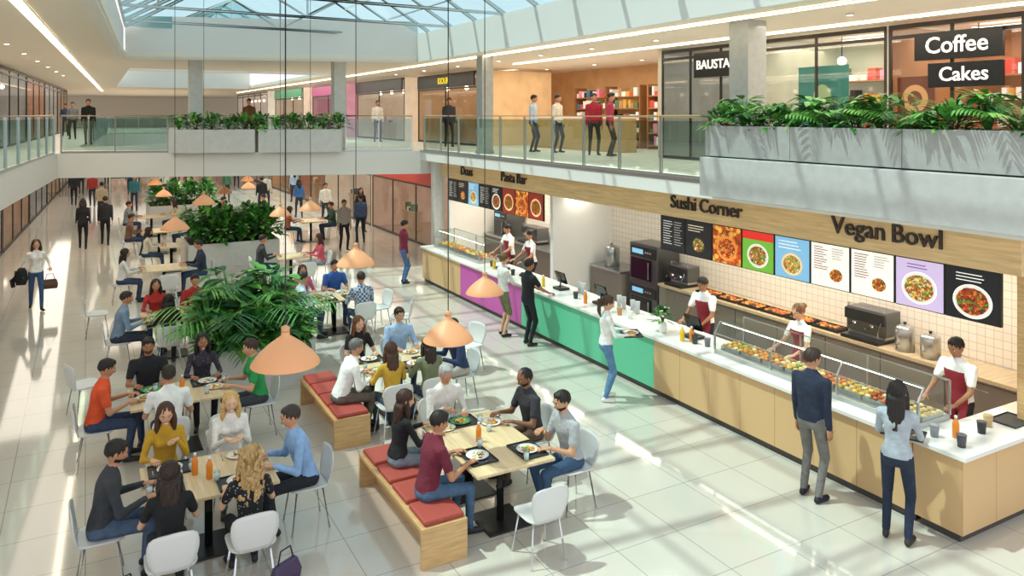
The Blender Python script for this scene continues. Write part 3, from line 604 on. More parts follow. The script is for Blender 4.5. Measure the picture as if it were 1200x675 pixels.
# ---------------------------------------------------------------- plants
LG=[mat('3a7a32',.45,var=.2,vs=9),mat('579a3e',.45,var=.2,vs=9),mat('28602c',.45,var=.2,vs=9),mat('7ab04c',.45,var=.15,vs=9)]
def leaf(mb,p,d,L,w,droop,m):
    d=Vector(d).normalized(); sd=d.cross(V(0,0,1)); sd=sd.normalized() if sd.length>.05 else V(1,0,0)
    vs=[]
    for i,(t,ww) in enumerate(((0,.15),(.3,.9),(.6,1),(.85,.55),(1,.03))):
        c=Vector(p)+d*L*t+V(0,0,-droop*L*t*t)
        vs+=[c-sd*w*ww*.5,c+V(0,0,-w*.12*ww),c+sd*w*ww*.5]
    fs=[]
    for i in range(4):
        for j in range(2): fs.append((i*3+j,i*3+j+1,(i+1)*3+j+1,(i+1)*3+j))
    mb.add(vs,fs,m)
def plantmesh(kind,h,sp,n,seed,pal=LG):
    rnd=random.Random(seed); mb=MB(); u=rnd.uniform
    if kind=='bush':
        for _ in range(n):
            a=u(0,6.283); e=u(-.1,1.5); r=u(.35,.9); p=V(math.cos(a)*math.cos(e)*sp*r,math.sin(a)*math.cos(e)*sp*r,h*.15+max(0,math.sin(e))*h*.75*r)
            d=V(math.cos(a)*math.cos(e),math.sin(a)*math.cos(e),math.sin(e)+.25)+V(u(-.5,.5),u(-.5,.5),u(-.3,.3)); leaf(mb,p,d,u(.12,.24)*(.6+h),u(.05,.09)*(.6+h),u(.2,.7),rnd.choice(pal))
        for _ in range(6):
            a=u(0,6.283); mb.tube([(0,0,0),(math.cos(a)*sp*.5,math.sin(a)*sp*.5,h*.7)],[.012,.004],mat('5a4a30',.8),5)
    elif kind=='palm':
        for _ in range(n):
            a=u(0,6.283); e=u(.6,1.35); d=V(math.cos(a)*math.cos(e),math.sin(a)*math.cos(e),math.sin(e)); L=h*u(.7,1.05); dr=u(.25,.5); pts=[]
            for i in range(9):
                t=i/8; pts.append(d*L*t+V(math.cos(a),math.sin(a),0)*sp*.35*t*t+V(0,0,-dr*L*t**2.4))
            mb.tube(pts,[.011-.001*i for i in range(9)],LG[1],5); m=rnd.choice(pal)
            for i in range(2,9):
                for tt in(0,.5):
                    q=pts[i] if tt==0 else (pts[i]+pts[i-1])/2; dd=(pts[i]-pts[i-1]).normalized(); sd=dd.cross(V(0,0,1)).normalized()
                    for s2 in(-1,1): leaf(mb,q,sd*s2+dd*.6+V(0,0,-.1),L*.30*(1.15-abs(i/8-.5)),.03,.35,m)
    elif kind=='strap':
        for _ in range(n):
            a=u(0,6.283); e=u(.5,1.4); leaf(mb,(0,0,0),(math.cos(a)*math.cos(e),math.sin(a)*math.cos(e),math.sin(e)),h*u(.8,1.3),.05+.03*h,u(.3,.8),rnd.choice(pal))
    elif kind=='broad':
        for _ in range(n):
            a=u(0,6.283); r=u(.1,.5)*sp; hh=h*u(.3,.8); p=V(math.cos(a)*r,math.sin(a)*r,hh); mb.tube([(0,0,0),p*.6+V(0,0,.1*h),p],[.01,.008,.005],LG[1],5)
            leaf(mb,p,(math.cos(a),math.sin(a),u(.1,.8)),u(.28,.42)*h**.5,u(.13,.2)*h**.5,u(.3,.7),rnd.choice(pal))
    return mb.mesh('foliage')
def plant(kind,x,y,z,h,sp,n,seed,name='potted_plant',lab=None,group='planter plants'):
    lab=lab or {'bush':'bushy green plant growing in a planter','palm':'feathery palm with arching fronds in a planter','strap':'strap leaved green plant in a planter','broad':'broad leaved green plant in a planter'}[kind]
    e=T(name,lab,'plant',(x,y,z),0,None,group=group); C('foliage',plantmesh(kind,h,sp,n,seed),e)
    C('root_ball',MB().lathe([(.05,-.06),(.1,-.04),(.09,.0),(.03,.02)],mat('3b2a1c',.9),10).mesh('rb',True),e)
def planterbox(x0,y0,x1,y1,z,h,lab,m=CONCL,rz=0):
    e=T('planter_box',lab,'planter',((x0+x1)/2,(y0+y1)/2,z),rz); w=(x1-x0)/2; d=(y1-y0)/2; g=MB(); t=.06
    g.box((-w,-d,0),(w,-d+t,h),m).box((-w,d-t,0),(w,d,h),m).box((-w,-d+t,0),(-w+t,d-t,h),m).box((w-t,-d+t,0),(w,d-t,h),m)
    C('box_shell',g.mesh('s'),e); C('soil',bx((-w+t,-d+t,0),(w-t,d-t,h-.06),mat('3b2a1c',.95,var=.3,vs=30)),e)
e=T('planter_box','two-tier grey panelled balcony planter','planter',(8.75,9.46,3.2),-90)
L=5.2
C('lower_tier',bx((0,0,0),(L,.75,.62),mat('bcbcb8',.7,var=.07,vs=7,bump=.15)),e,bevel=.01)
g=MB(); PM=mat('a8a8a4',.7,var=.08,vs=8,bump=.15)
for i in range(3): g.box((i*L/3+.004,.12,.64),((i+1)*L/3-.004,.18,1.13),PM)
g.box((0,.18,.64),(.06,.75,1.13),PM).box((L-.06,.18,.64),(L,.75,1.13),PM).box((0,.70,.64),(L,.75,1.13),PM)
C('upper_panel',g.mesh('up'),e,bevel=.006); C('soil',bx((.06,.18,.6),(L-.06,.7,1.06),mat('3b2a1c',.95,var=.3,vs=30)),e)
kinds=['bush','broad','palm','bush','strap','broad','palm','bush','broad','palm','strap','bush','broad','palm','bush']
for i,k in enumerate(kinds):
    yy=9.3-i*.345; plant(k,9.2+R(-.08,.08),yy,4.27,{'bush':.42,'broad':.62,'palm':.8,'strap':.55}[k],.36,{'bush':190,'broad':46,'palm':15,'strap':46}[k],100+i)
for t0,t1 in((3.1,5.5),(5.6,8.0)):
    c=AB((t0+t1)/2); planterbox(c[0]-(t1-t0)/2,c[1]-.35,c[0]+(t1-t0)/2,c[1]+.35,3.4,.68,'white planter box on the bridge edge',CONCL,math.degrees(math.atan2(uy,ux)))
for i in range(11):
    c=AB(3.3+i*.46); plant('bush' if i%3 else 'broad',c[0],c[1],4.02,.62,.36,110 if i%3 else 40,200+i)
planterbox(1.6,12.95,3.4,14.7,0,.72,'light grey planter box among the tables')
for i,(k,x,y,h,sp,n) in enumerate([('palm',2.5,13.9,1.9,.6,20),('palm',2.0,13.5,1.2,.45,14),('palm',3.0,13.6,1.15,.45,14),('bush',1.95,13.2,.7,.40,210),('bush',2.5,13.2,.75,.40,240),('bush',3.05,13.2,.7,.40,220),('broad',2.25,14.1,1.4,.7,70),('broad',2.9,14.2,1.35,.7,70),('bush',1.9,14.2,.8,.42,200),('bush',3.1,14.4,.8,.42,200),('strap',3.2,13.7,.8,.4,50),('broad',1.8,13.6,1.0,.55,50),('broad',2.6,13.35,1.0,.5,50)]):
    plant(k,x,y,.65,h,sp,n,300+i)
planterbox(2.6,24.0,5.2,26.0,0,.72,'light grey planter box under the bridge')
for i in range(12): plant('bush' if i%3 else 'broad',2.9+(i%6)*.4,24.4+(i//6)*.9,.65,1.25,.45,200 if i%3 else 80,340+i)
planterbox(2.3,35,5.2,37,0,.72,'light grey planter box in the hall')
for i in range(8): plant('bush',2.7+(i%4)*.65,35.5+(i//4)*.9,.65,1.2,.5,120,360+i)
# ---------------------------------------------------------------- furniture
def superrect(w,d,z,cy,n=24,curve=0):
    out=[]
    for j in range(n):
        a=2*math.pi*j/n; c,s=math.cos(a),math.sin(a); e=.45
        x=math.copysign(abs(c)**e,c)*w; y=math.copysign(abs(s)**e,s)*d
        out.append((x,cy+y,z+curve*(x*x)*1.2))
    return out
g=MB([CHAIRM]); g.loft([superrect(.20,.19,.425,.01,curve=.4),superrect(.22,.205,.435,.01,curve=.4),superrect(.22,.205,.45,.01,curve=.4),superrect(.20,.19,.452,.01,curve=.3)]); SEATM=g.mesh('seat',True)
g=MB([CHAIRM]); rings=[]
for i in range(9):
    t=i/8; zz=.44+t*.37; yb=-.185-.06*t-.02*math.sin(t*3); w=[.15,.17,.19,.205,.215,.218,.215,.20,.165][i]
    th=.012; ring=[]
    for j in range(9): x=-w+2*w*j/8; ring.append((x,yb+.45*x*x*1.3,zz-(.02*(abs(x)/w)**3 if i==8 else 0)))
    for j in range(8,-1,-1): x=-w+2*w*j/8; ring.append((x,yb+.45*x*x*1.3-th,zz-(.02*(abs(x)/w)**3 if i==8 else 0)))
    rings.append(ring)
g.loft(rings); BACKM=g.mesh('backrest',True)
LEGS=[]
for sx in(-1,1):
    for sy in(-1,1): g=MB([CHROME]); g.tube([(sx*.15,.01+sy*.14,.43),(sx*.20,.01+sy*.20,.01),(sx*.202,.01+sy*.202,0)],[.011,.010,.010],0,8); LEGS.append(g.mesh('leg',True))
def chair(x,y,face,lab='light grey plastic shell chair with slim metal legs'):
    e=T('dining_chair',lab,'chair',(x,y,0),face-90,group='food court chairs'); C('seat',SEATM,e); C('backrest',BACKM,e)
    for l in LEGS: C('leg',l,e)
for x,y,f,c in SITTERS:
    if c: chair(x,y,f)
EMPTY='empty light grey plastic chair with slim metal legs'
for x,y,f in((4.05,6.72,90),(1.55,10.32,90),(5.4,15.5,190),(5.55,14.6,150),(5.9,12.2,200),(2.45,15.7,180),(.2,17.8,0),(1.7,19.7,90),(4.9,19.6,90),(.0,13.2,20)): chair(x,y,f,EMPTY)
def table(x0,y0,x1,y1,lab='light wood dining table on a dark pedestal'):
    e=T('dining_table',lab,'table',((x0+x1)/2,(y0+y1)/2,0),0,group='food court tables'); w=(x1-x0)/2;d=(y1-y0)/2
    C('table_top',bx((-w,-d,.715),(w,d,.75),WOODT),e,bevel=.008)
    py=[0] if d<.6 else [-d*.5,d*.5]
    for p in py:
        g=MB([DARK]); g.tube([(0,p,.02),(0,p,.70)],.04,0,14); C('pedestal',g.mesh('p',True),e); C('base_plate',bx((-.26,p-.26,0),(.26,p+.26,.02),DARK),e,bevel=.005); C('support_plate',bx((-.2,p-.12,.70),(.2,p+.12,.715),DARK),e)
TABLES=[(.5,8.05,1.75,9.05),(3.55,7.12,4.5,8.7),(3.55,10.6,4.75,11.55),(.5,10.86,1.75,11.72),(.9,15.3,2.0,16.15),(4.05,15.3,5.0,16.2),(1.2,20.3,2.2,21.2),(4.4,20.4,5.2,21.2),(1.6,27,2.6,28),(1.7,31,2.6,32),(5.0,31,5.9,32),(6.6,27,7.5,28),(1.85,23.8,2.5,24.6)]
for t in TABLES: table(*t)
def bench(x0,y0,x1,y1):
    e=T('bench','pale wood box bench with slab ends','bench',((x0+x1)/2,(y0+y1)/2,0),0,group='wooden benches'); w=(x1-x0)/2;d=(y1-y0)/2
    C('seat_board',bx((-w,-d,.36),(w,d,.405),WOODF),e,bevel=.006)
    for s in(-1,1): C('end_panel',bx((-w,s*d-(.045 if s>0 else 0),0),(w,s*d+(.045 if s<0 else 0),.36),WOODF),e,bevel=.004)
    C('back_panel',bx((-w+.2,-d+.05,.0),(-w+.23,d-.05,.36),WOODF),e); C('lower_shelf',bx((-w+.23,-d+.05,.06),(w-.03,d-.05,.09),WOODF),e)
    n=int(2*d/.47); cm=bx((-w+.04,-.22,0),(w-.02,.22,.055),RED)
    for i in range(n): T('seat_cushion','red fabric seat cushion on a wooden bench','cushion',((x0+x1)/2,y0+(i+.5)*2*d/n,.405),0,cm,group='bench cushions',bevel=.02)
bench(2.9,7.05,3.4,9.05); bench(2.92,10.15,3.42,12.05)
g=MB(); g.lathe([(.0,.0),(.07,.0),(.08,.004),(.125,.018),(.128,.022),(.08,.009),(.0,.007)],mat('f6f4ef',.15),28); PLATE=g.mesh('plate',True)
g=MB(); g.lathe([(.0,.0),(.07,.0),(.08,.004),(.125,.018),(.128,.022),(.08,.009),(.0,.007)],mat('3da86a',.2),28); PLATEG=g.mesh('plate',True)
tm_=mat('2c2d30',.5)
TRAY=MB().box((-.21,-.155,0),(.21,.155,.008),tm_).box((-.21,-.155,.008),(.21,-.147,.02),tm_).box((-.21,.147,.008),(.21,.155,.02),tm_).box((-.21,-.147,.008),(-.202,.147,.02),tm_).box((.202,-.147,.008),(.21,.147,.02),tm_).mesh('tray')
FC=['c9742a','8f3f1e','e3b04a','5f8f3a','d9d0a0','b5482c','f0e2b8','7fb04a','e8913a','f4ead0']
def foodmesh(seed,r=.075):
    rnd=random.Random(seed); g=MB(); cs=rnd.sample(FC,4)
    for _ in range(30):
        a=rnd.uniform(0,6.28); q=r*math.sqrt(rnd.random()); hh=(1-q/r)*.022
        g.ell((q*math.cos(a),q*math.sin(a),.012+hh),(rnd.uniform(.010,.022),rnd.uniform(.010,.022),rnd.uniform(.008,.014)),mat(rnd.choice(cs),.5),8,6)
    return g.mesh('food',True)
FOODS=[foodmesh(i) for i in range(7)]
g=MB(); GL=glassmat('f2f7f7',.16,'clear_glass'); g.lathe([(.028,0),(.034,.11),(.032,.11),(.026,.006)],GL,16); GLB=g.mesh('cup',True)
g=MB(); g.lathe([(.02,.006),(.027,.006),(.030,.075),(.02,.076)],mat('dfe9ec',.1),16); GLW=g.mesh('water',True)
def glass(x,y,z): e=T('drinking_glass','clear drinking glass with water on the table','glass',(x,y,z),0,group='drinking glasses'); C('glass_wall',GLB,e); C('water',GLW,e)
def bottle(x,y,z,c,h=.22,r=.032,cap='f2f2f0',lab=None,name='juice_bottle'):
    e=T(name,lab or 'bottle of orange juice with white cap','bottle',(x,y,z),0,group='bottles'); g=MB(); g.lathe([(r*.9,0),(r,.01),(r,h*.62),(r*.75,h*.75),(r*.4,h*.86),(r*.4,h*.92)],mat(c,.2),18); C('bottle_body',g.mesh('b',True),e)
    g=MB(); g.lathe([(r*.46,h*.9),(r*.46,h),(r*.3,h+.004)],mat(cap,.4),14); C('cap',g.mesh('c',True),e)
FORK=MB([CHROME]); FORK.tube([(0,-.09,.003),(0,.02,.003),(0,.04,.004)],[.003,.003,.008],0,6,.4)
for k in(-1,0,1): FORK.tube([(k*.006,.04,.004),(k*.006,.085,.004)],.0018,0,5)
FORKM=FORK.mesh('fork',True)
k=0
for x,y,f,c in SITTERS:
    tb=min(TABLES,key=lambda t:(x-(t[0]+t[2])/2)**2+(y-(t[1]+t[3])/2)**2)
    if y>18: continue
    a=math.radians(f); px=x+math.cos(a)*.60; py=y+math.sin(a)*.60
    px=min(max(px,tb[0]+.15),tb[2]-.15); py=min(max(py,tb[1]+.15),tb[3]-.15); z=.75
    if k%2==0: T('serving_tray','dark plastic serving tray under a plate','tray',(px,py,.75),f-90,TRAY,group='trays on tables'); z=.758
    T('dinner_plate','round green plate with a meal' if k%5==3 else 'round white ceramic plate with a meal',"plate",(px,py,z),0,PLATEG if k%5==3 else PLATE,group='dinner plates')
    T('meal_portion','mixed cooked food served on a plate','food',(px,py,z),R(0,90),FOODS[k%7],group='meals on plates',kind='stuff')
    sx,sy=math.cos(a+math.pi/2),math.sin(a+math.pi/2)
    T('fork','metal fork beside a plate','cutlery',(px-sx*.165,py-sy*.165,z+.001),f-90,FORKM,group='forks')
    gx=min(max(px+sx*.2+math.cos(a)*.13,tb[0]+.05),tb[2]-.05); gy=min(max(py+sy*.2+math.sin(a)*.13,tb[1]+.05),tb[3]-.05); glass(gx,gy,.75); k+=1
for x,y in((1.0,8.62),(1.12,8.45),(3.95,7.9),(4.1,11.05),(1.15,11.3)): bottle(x,y,.75,'ea8a2a')
# pendant lamps
def lamp(x,y,zr,d,top):
    e=T('pendant_lamp','peach cone pendant lamp hanging on a thin black cord','lamp',(x,y,zr),0,group='pendant lamps'); r=d/2; hh=d*.47
    prof=[(r,0),(r*.98,.03*d),(r*.80,.15*d),(r*.52,.28*d),(r*.24,.38*d),(r*.13,.42*d),(r*.12,hh)]
    g=MB(); g.loft([[(q*math.cos(2*math.pi*j/36),q*math.sin(2*math.pi*j/36),z) for j in range(36)] for q,z in prof],mat('eda877',.5),False)
    g.loft([[(q*.965*math.cos(-2*math.pi*j/36),q*.965*math.sin(-2*math.pi*j/36),z-.002) for j in range(36)] for q,z in prof],mat('fbe3c4',.5),False)
    C('lamp_shade',g.mesh('sh',True),e); g=MB(); g.lathe([(r*.12,hh),(r*.13,hh+.04),(.008,hh+.06)],mat('d8a47a',.4),16); C('lamp_cap',g.mesh('lc',True),e)
    g=MB([mat('2a2826',.5)]); g.tube([(0,0,hh+.04),(0,0,top-zr)],.006,0,6); C('cord',g.mesh('co'),e)
    g=MB(); g.ell((0,0,hh*.45),.05,mat('ffe2b0',.5,emis=6)); C('bulb',g.mesh('bl',True),e)
def rooftop(x,y):
    xl=-.3+(y-4)/21*1.3
    return 7.0+(x-xl)/(5-xl)*2.4 if x<5 else 9.4-(x-5)/4*2.45
for x,y,z,d in((1.5,6.7,2.37,.58),(3.5,7.75,2.02,.56),(5.1,10.0,1.9,.56),(3.45,10.9,2.32,.56),(4.86,19,2.15,.56),(4.5,20.7,1.85,.56),(1.58,16.85,2.2,.56),(2.56,20.3,2.3,.56)): lamp(x,y,z,d,rooftop(x,y))
for x,y,z in((3.8,25.4,2.05),(5,28,1.95),(2.2,27,1.9),(5.4,30.5,2.0),(2.2,30.4,2.0)): lamp(x,y,z,.5,2.7)
# ---------------------------------------------------------------- service counters
TOPM=mat('ebe8e2',.2); PL=mat('4a4744',.5)
def counter(y0,y1,front,lab):
    e=T('service_counter',lab,'counter',(8.0,y1,0),-90,group='food court counters'); w=y1-y0
    C('plinth',bx((0,.06,0),(w,.68,.1),PL),e); C('counter_body',bx((0.002,0,.1),(w-.002,.7,.9),front),e,bevel=.004)
counter(5.28,9.7,WOODP,'light wood fronted food counter'); counter(9.7,14.0,mat('62c49a',.35),'mint green fronted food counter'); counter(14.0,17.0,mat('c655ac',.35),'pink fronted food counter'); counter(17.0,19.4,WOODP,'light wood fronted food counter')
e=T('service_counter','light wood return end of the food counter','counter',(8.0,4.72,0),0); C('plinth',bx((.06,.06,0),(2.6,.5,.1),PL),e); C('counter_body',bx((0,0,.1),(2.6,.55,.9),WOODP),e,bevel=.004)
dr=C('drawer',bx((1.6,-.012,.35),(2.1,0,.62),WOODF),e); C('handle',MB([STEEL]).tube([(1.75,-.03,.5),(1.95,-.03,.5)],.008,0,6).mesh('h'),dr)
g=MB(); g.prism([(7.95,4.66),(10.62,4.66),(10.62,5.3),(8.85,5.3),(8.85,19.45),(7.95,19.45)],.9,.95,TOPM); T('worktop','long white worktop over the food counters','worktop',(0,0,0),0,g.mesh('wt'),bevel=.006)
S('wall_kitchen',bx((11.3,4.0,0),(11.5,21.5,3.12),mat('e4ddd1',.25,kind='walltile',hex2='b8afa1')),'cream square wall tiles behind the counters')
S('wall_partition',bx((9.6,15.3,0),(11.3,15.42,2.65),WHITE),'white partition wall between the food counters')
S('wall_end',bx((9.52,4.84,.96),(11.3,4.98,3.12),WOODF),'light wood end wall of the food counter')
S('wall_return',bx((9.5,20.9,0),(11.3,21.05,3.12),WALLW),'white end wall of the kitchen')
S('ceiling_kitchen',bx((9.51,5,2.66),(11.3,21,2.72),CEILM),'white kitchen ceiling')
S('trim_7',bx((9.36,4.85,2.65),(9.5,21.2,3.11),mat('e2bf8c',.4,kind='wood')),'light wood fascia band above the counters')
S('trim_8',bx((8.99,3.0,3.36),(9.05,22,3.43),STEEL),'thin steel slab edge trim')
for i,(a,b) in enumerate(((5.6,8),(8.6,11),(11.6,14),(16,18.2),(18.6,20.4))):
    e=T('kitchen_light','flat bright ceiling light over the kitchen','light',(10.3,a,2.635),0,group='kitchen lights'); C('lamp_diffuser',bx((-.1,0,0),(.1,b-a,.025),mat('fff4e0',.5,emis=9)),e)
def wallsign(txt,y,z,size,lab):
    e=T('counter_sign',lab,'sign',(9.34,y,z),-90); ws=[]; x=0
    for wd in txt.split():
        me=textmesh(wd,size,mat('3a2f28',.5),.018,bold=.002,align='LEFT'); wv=max(v.co.x for v in me.vertices); ws.append((me,x)); x+=wv+size*.26
    tot=x-size*.26
    for me,xo in ws: C('lettering',me,e,(xo-tot/2,0,0))
wallsign('Vegan Bowl',6.58,2.93,.35,'raised dark letters reading Vegan Bowl'); wallsign('Sushi Corner',9.98,2.92,.33,'raised dark letters reading Sushi Corner')
wallsign('Pasta Bar',16.75,2.92,.35,'raised dark letters reading Pasta Bar'); wallsign('Doas',19.45,2.92,.36,'raised dark letters reading Doas')
# menu boards
def em(h): return mat(h,.4,emis=.55)
def ftex(cols,vs=30): return mat('c9742a',.4,kind='foodtex',hex2=','.join(cols),vs=vs,emis=.6)
def dish(g,cx,cz,r,seed,plate='f4f0e8',n=14,cols=None):
    rnd=random.Random(seed); cols=cols or rnd.sample(['e07a28','c23a22','5f9a3a','e8c04a','8f3f1e','f0dca8','d9562e','86b048','6a2f1a'],5)
    g.disc((cx,-.004,cz),r,em(plate),32,r*.86); g.disc((cx,-.0045,cz),r*.93,em('d9d2c6' if plate[0]=='f' else plate),32,r*.80); 
    vs=[]; N=30
    for j in range(N):
        a=-2*math.pi*j/N; q=r*(.78+.06*rnd.random()); vs.append((cx+q*math.cos(a),-.005,cz+q*.84*math.sin(a)))
    g.add(vs,[tuple(range(N-1,-1,-1))],ftex(cols,34))
    for i in range(n):
        a=rnd.uniform(0,6.28); q=r*.5*math.sqrt(rnd.random()); g.disc((cx+q*math.cos(a),-.0055-.0002*i,cz+q*math.sin(a)*.86),r*rnd.uniform(.05,.13),ftex([cols[i%len(cols)],cols[(i+1)%len(cols)]],60),9,r*rnd.uniform(.04,.1))
def lines(g,x,z,w,n,c,dz=.035,seed=0):
    rnd=random.Random(seed)
    for i in range(n): ww=w*rnd.uniform(.55,1); g.add([(x,-.004,z-i*dz),(x+ww,-.004,z-i*dz),(x+ww,-.004,z-i*dz+.012),(x,-.004,z-i*dz+.012)],[(0,1,2,3)],em(c))
def board(y1,w,kind,seed,lab):
    e=T('menu_board',lab,'menu board',(9.40,y1,2.0),-90,group='backlit menu boards'); h=.64; w-=.015
    bg={'text':'1c1c1e','textfood':'232124','orange':'b8501e','green':'6fae3a','blue':'7fb4d8','white':'eeeae2','lilac':'c8b4d8','dark':'17171a','red':'8a2a1e'}[kind]
    C('screen_housing',bx((0,.0,0),(w,.05,h),DARK),e,bevel=.004); C('screen',bx((.012,-.003,.012),(w-.012,0,h-.012),em(bg)),e)
    g=MB()
    if kind=='text': lines(g,.08,h-.1,w*.4,10,'d8d4cc',.045,seed); lines(g,.08+w*.45,h-.1,w*.35,10,'a8a49c',.045,seed+1)
    elif kind=='textfood': lines(g,.07,h-.1,w*.7,3,'e8d8b8',.045,seed); dish(g,w*.5,.22,.17,seed,'3a2a20')
    elif kind=='orange': g.add([(.013,-.0036,.013),(w-.013,-.0036,.013),(w-.013,-.0036,h-.013),(.013,-.0036,h-.013)],[(0,1,2,3)],ftex(['f09a3a','e0622a','c8501e','f4b050','a8481e'],13)); dish(g,w*.5,h*.42,.24,seed,'e0843a',12,['f09a3a','e0622a','c23a22','f4c060','8f3f1e'])
    elif kind=='red': dish(g,w*.5,h*.45,.25,seed,'e8c08a',14,['c23a22','e0622a','8f3f1e','5f9a3a'])
    elif kind=='green': g.add([(.012,-.0035,h-.14),(w-.012,-.0035,h-.14),(w-.012,-.0035,h-.012),(.012,-.0035,h-.012)],[(0,1,2,3)],em('d8302a')); dish(g,w*.5,.25,.22,seed,'f4f0e8',14,['e07a28','5f9a3a','c23a22','f0dca8','86b048'])
    elif kind=='blue': lines(g,.08,h-.08,w*.7,3,'f6f6f2',.05,seed); dish(g,w*.5,.23,.2,seed,'f2c02a',14,['f0dca8','e8c04a','e07a28','86b048'])
    elif kind=='white': lines(g,.06,h-.07,w*.38,10,'8a5a44',.035,seed); lines(g,w*.55,h-.07,w*.36,5,'a89a8a',.035,seed+3); dish(g,w*.66,.2,.13,seed,'d8e4e0',8,['e07a28','c9742a','e8c04a','8f3f1e'])
    elif kind=='lilac': lines(g,w*.25,h-.08,w*.5,2,'6a4a7a',.04,seed); dish(g,w*.5,.27,.24,seed,'fbf8f4',16,['d0602a','e8c04a','f0dca8','c23a22','5f9a3a'])
    elif kind=='dark': lines(g,w*.2,h-.08,w*.6,3,'e8e4dc',.04,seed); dish(g,w*.5,.24,.24,seed,'f4f0e8',16,['6a2f1a','c23a22','8f3f1e','5f9a3a','e07a28'])
    C('screen_picture',g.mesh('pic'),e)
DK={'text':'with light text on black','textfood':'with dark ground and a dish','orange':'filled with orange fried food','green':'with green ground and a salad bowl','blue':'with pale blue ground and a bowl','white':'with white ground and small dish','lilac':'with lilac ground and large plate','dark':'with black ground and large plate','red':'with red dish picture'}
for i,kd in enumerate(['text','textfood','orange','green','blue','white','white','lilac','dark']): board(11.2-i*.68,.68,kd,500+i,'backlit menu board '+DK[kd])
for i,kd in enumerate(['text','textfood','blue','text','dark','red','orange','red']): board(20.8-i*.675,.675,kd,540+i,'backlit menu board '+DK[kd])
def case(y0,y1,nt,lab):
    e=T('display_case',lab,'display case',(8.2,y1,.95),-90); w=y1-y0; d=.62
    C('case_base',bx((0,0,0),(w,d,.06),STEEL),e,bevel=.004)
    g=MB(); n=max(1,round(w/1.1))
    for i in range(n+1):
        x=w*i/n; g.box((x-.012,.0,.06),(x+.012,.024,.30),STEEL).box((x-.012,d-.024,.06),(x+.012,d,.46),STEEL); g.tube([(x,.012,.30),(x,.12,.46)],.012,STEEL,6)
    g.tube([(0,.12,.46),(w,.12,.46)],.014,STEEL,6); g.tube([(0,.012,.30),(w,.012,.30)],.01,STEEL,6); g.tube([(0,d-.012,.46),(w,d-.012,.46)],.012,STEEL,6)
    C('metal_frame',g.mesh('fr'),e); g=MB(); g.add([(0,.006,.06),(w,.006,.06),(w,.006,.30),(0,.006,.30)],[(0,1,2,3)],CASEG); g.add([(0,.006,.30),(w,.006,.30),(w,.12,.46),(0,.12,.46)],[(0,1,2,3)],CASEG)
    g.add([(0,0,.06),(0,d,.06),(0,d,.46),(0,.12,.46),(0,0,.30)],[(0,1,2,3,4)],CASEG); g.add([(w,0,.06),(w,d,.06),(w,d,.46),(w,.12,.46),(w,0,.30)],[(0,1,2,3,4)],CASEG)
    C('glass_front',g.mesh('gf'),e); C('glass_top',MB().box((0,.12,.465),(w,d,.468),CASEG).mesh('gt'),e); C('light_bar',bx((.03,.14,.435),(w-.03,.165,.45),mat('fff0d0',.5,emis=14)),e)
    tw=w/nt; tm=MB().box((-tw*.46,-.2,0),(tw*.46,.2,.012),STEEL).box((-tw*.46,-.2,.012),(tw*.46,-.19,.05),STEEL).box((-tw*.46,.19,.012),(tw*.46,.2,.05),STEEL).box((-tw*.46,-.19,.012),(-tw*.46+.01,.19,.05),STEEL).box((tw*.46-.01,-.19,.012),(tw*.46,.19,.05),STEEL).mesh('tray')
    cs=['e0a83a','d8923a','c27a2e','e0bc60','cc6a24','e0b84a','bc5c22','e6c57c']
    for i in range(nt):
        yy=y1-(i+.5)*tw; T('food_tray','steel tray inside the glass display case','tray',(8.52,yy,1.01),-90,tm,group='display trays')
        rnd=random.Random(700+i+int(y0)); c1=cs[i%8]; g=MB()
        nx=max(3,int(tw/.085))
        for a in range(nx):
            for b in range(4): g.ell((-tw*.40+a*tw*.8/(nx-1)+rnd.uniform(-.006,.006),-.14+b*.093,.05),(.036,.036,.026),mat(rnd.choice([c1,c1,c1,'ecd49a','7f9a3a' if i%3==0 else c1]),.45,var=.15,vs=40),9,6)
        T('pastry_portions','golden baked food portions in a steel tray','food',(8.52,yy,1.01),-90,g.mesh('fd',True),group='display food',kind='stuff')
case(5.35,8.55,8,'long glass food display case with steel frame'); case(16.4,19.1,5,'glass food display case on the wooden counter')
e=T('back_counter','wood topped back counter along the kitchen wall','counter',(10.58,12.7,0),-90); C('cabinet_body',bx((0,.04,0),(7.4,.68,.9),mat('8a8078',.5)),e); C('countertop',bx((-.0,0,.9),(7.4,.7,.95),mat('c9b696',.35,kind='wood')),e)
for i in range(7): d_=C('cabinet_door',bx((i+.22,.02,.1),(i+1.18,.04,.86),mat('7a7068',.5)),e); C('handle',MB([STEEL]).tube([(i+.6,.0,.78),(i+.8,.0,.78)],.007,0,6).mesh('h'),d_)
e=T('back_counter','dark back counter with steel top','counter',(10.58,20.8,0),-90); C('cabinet_body',bx((0,.04,0),(5.3,.68,.9),mat('6a625c',.5)),e); C('countertop',bx((0,0,.9),(5.3,.7,.95),STEEL),e)
e=T('back_counter','short back counter beside the ovens','counter',(10.58,15.2,0),-90); C('cabinet_body',bx((0,.04,0),(1.2,.68,.9),mat('8a8078',.5)),e); C('countertop',bx((0,0,.9),(1.2,.7,.95),STEEL),e)
OVS=mat('6a6c6e',.3,.8)
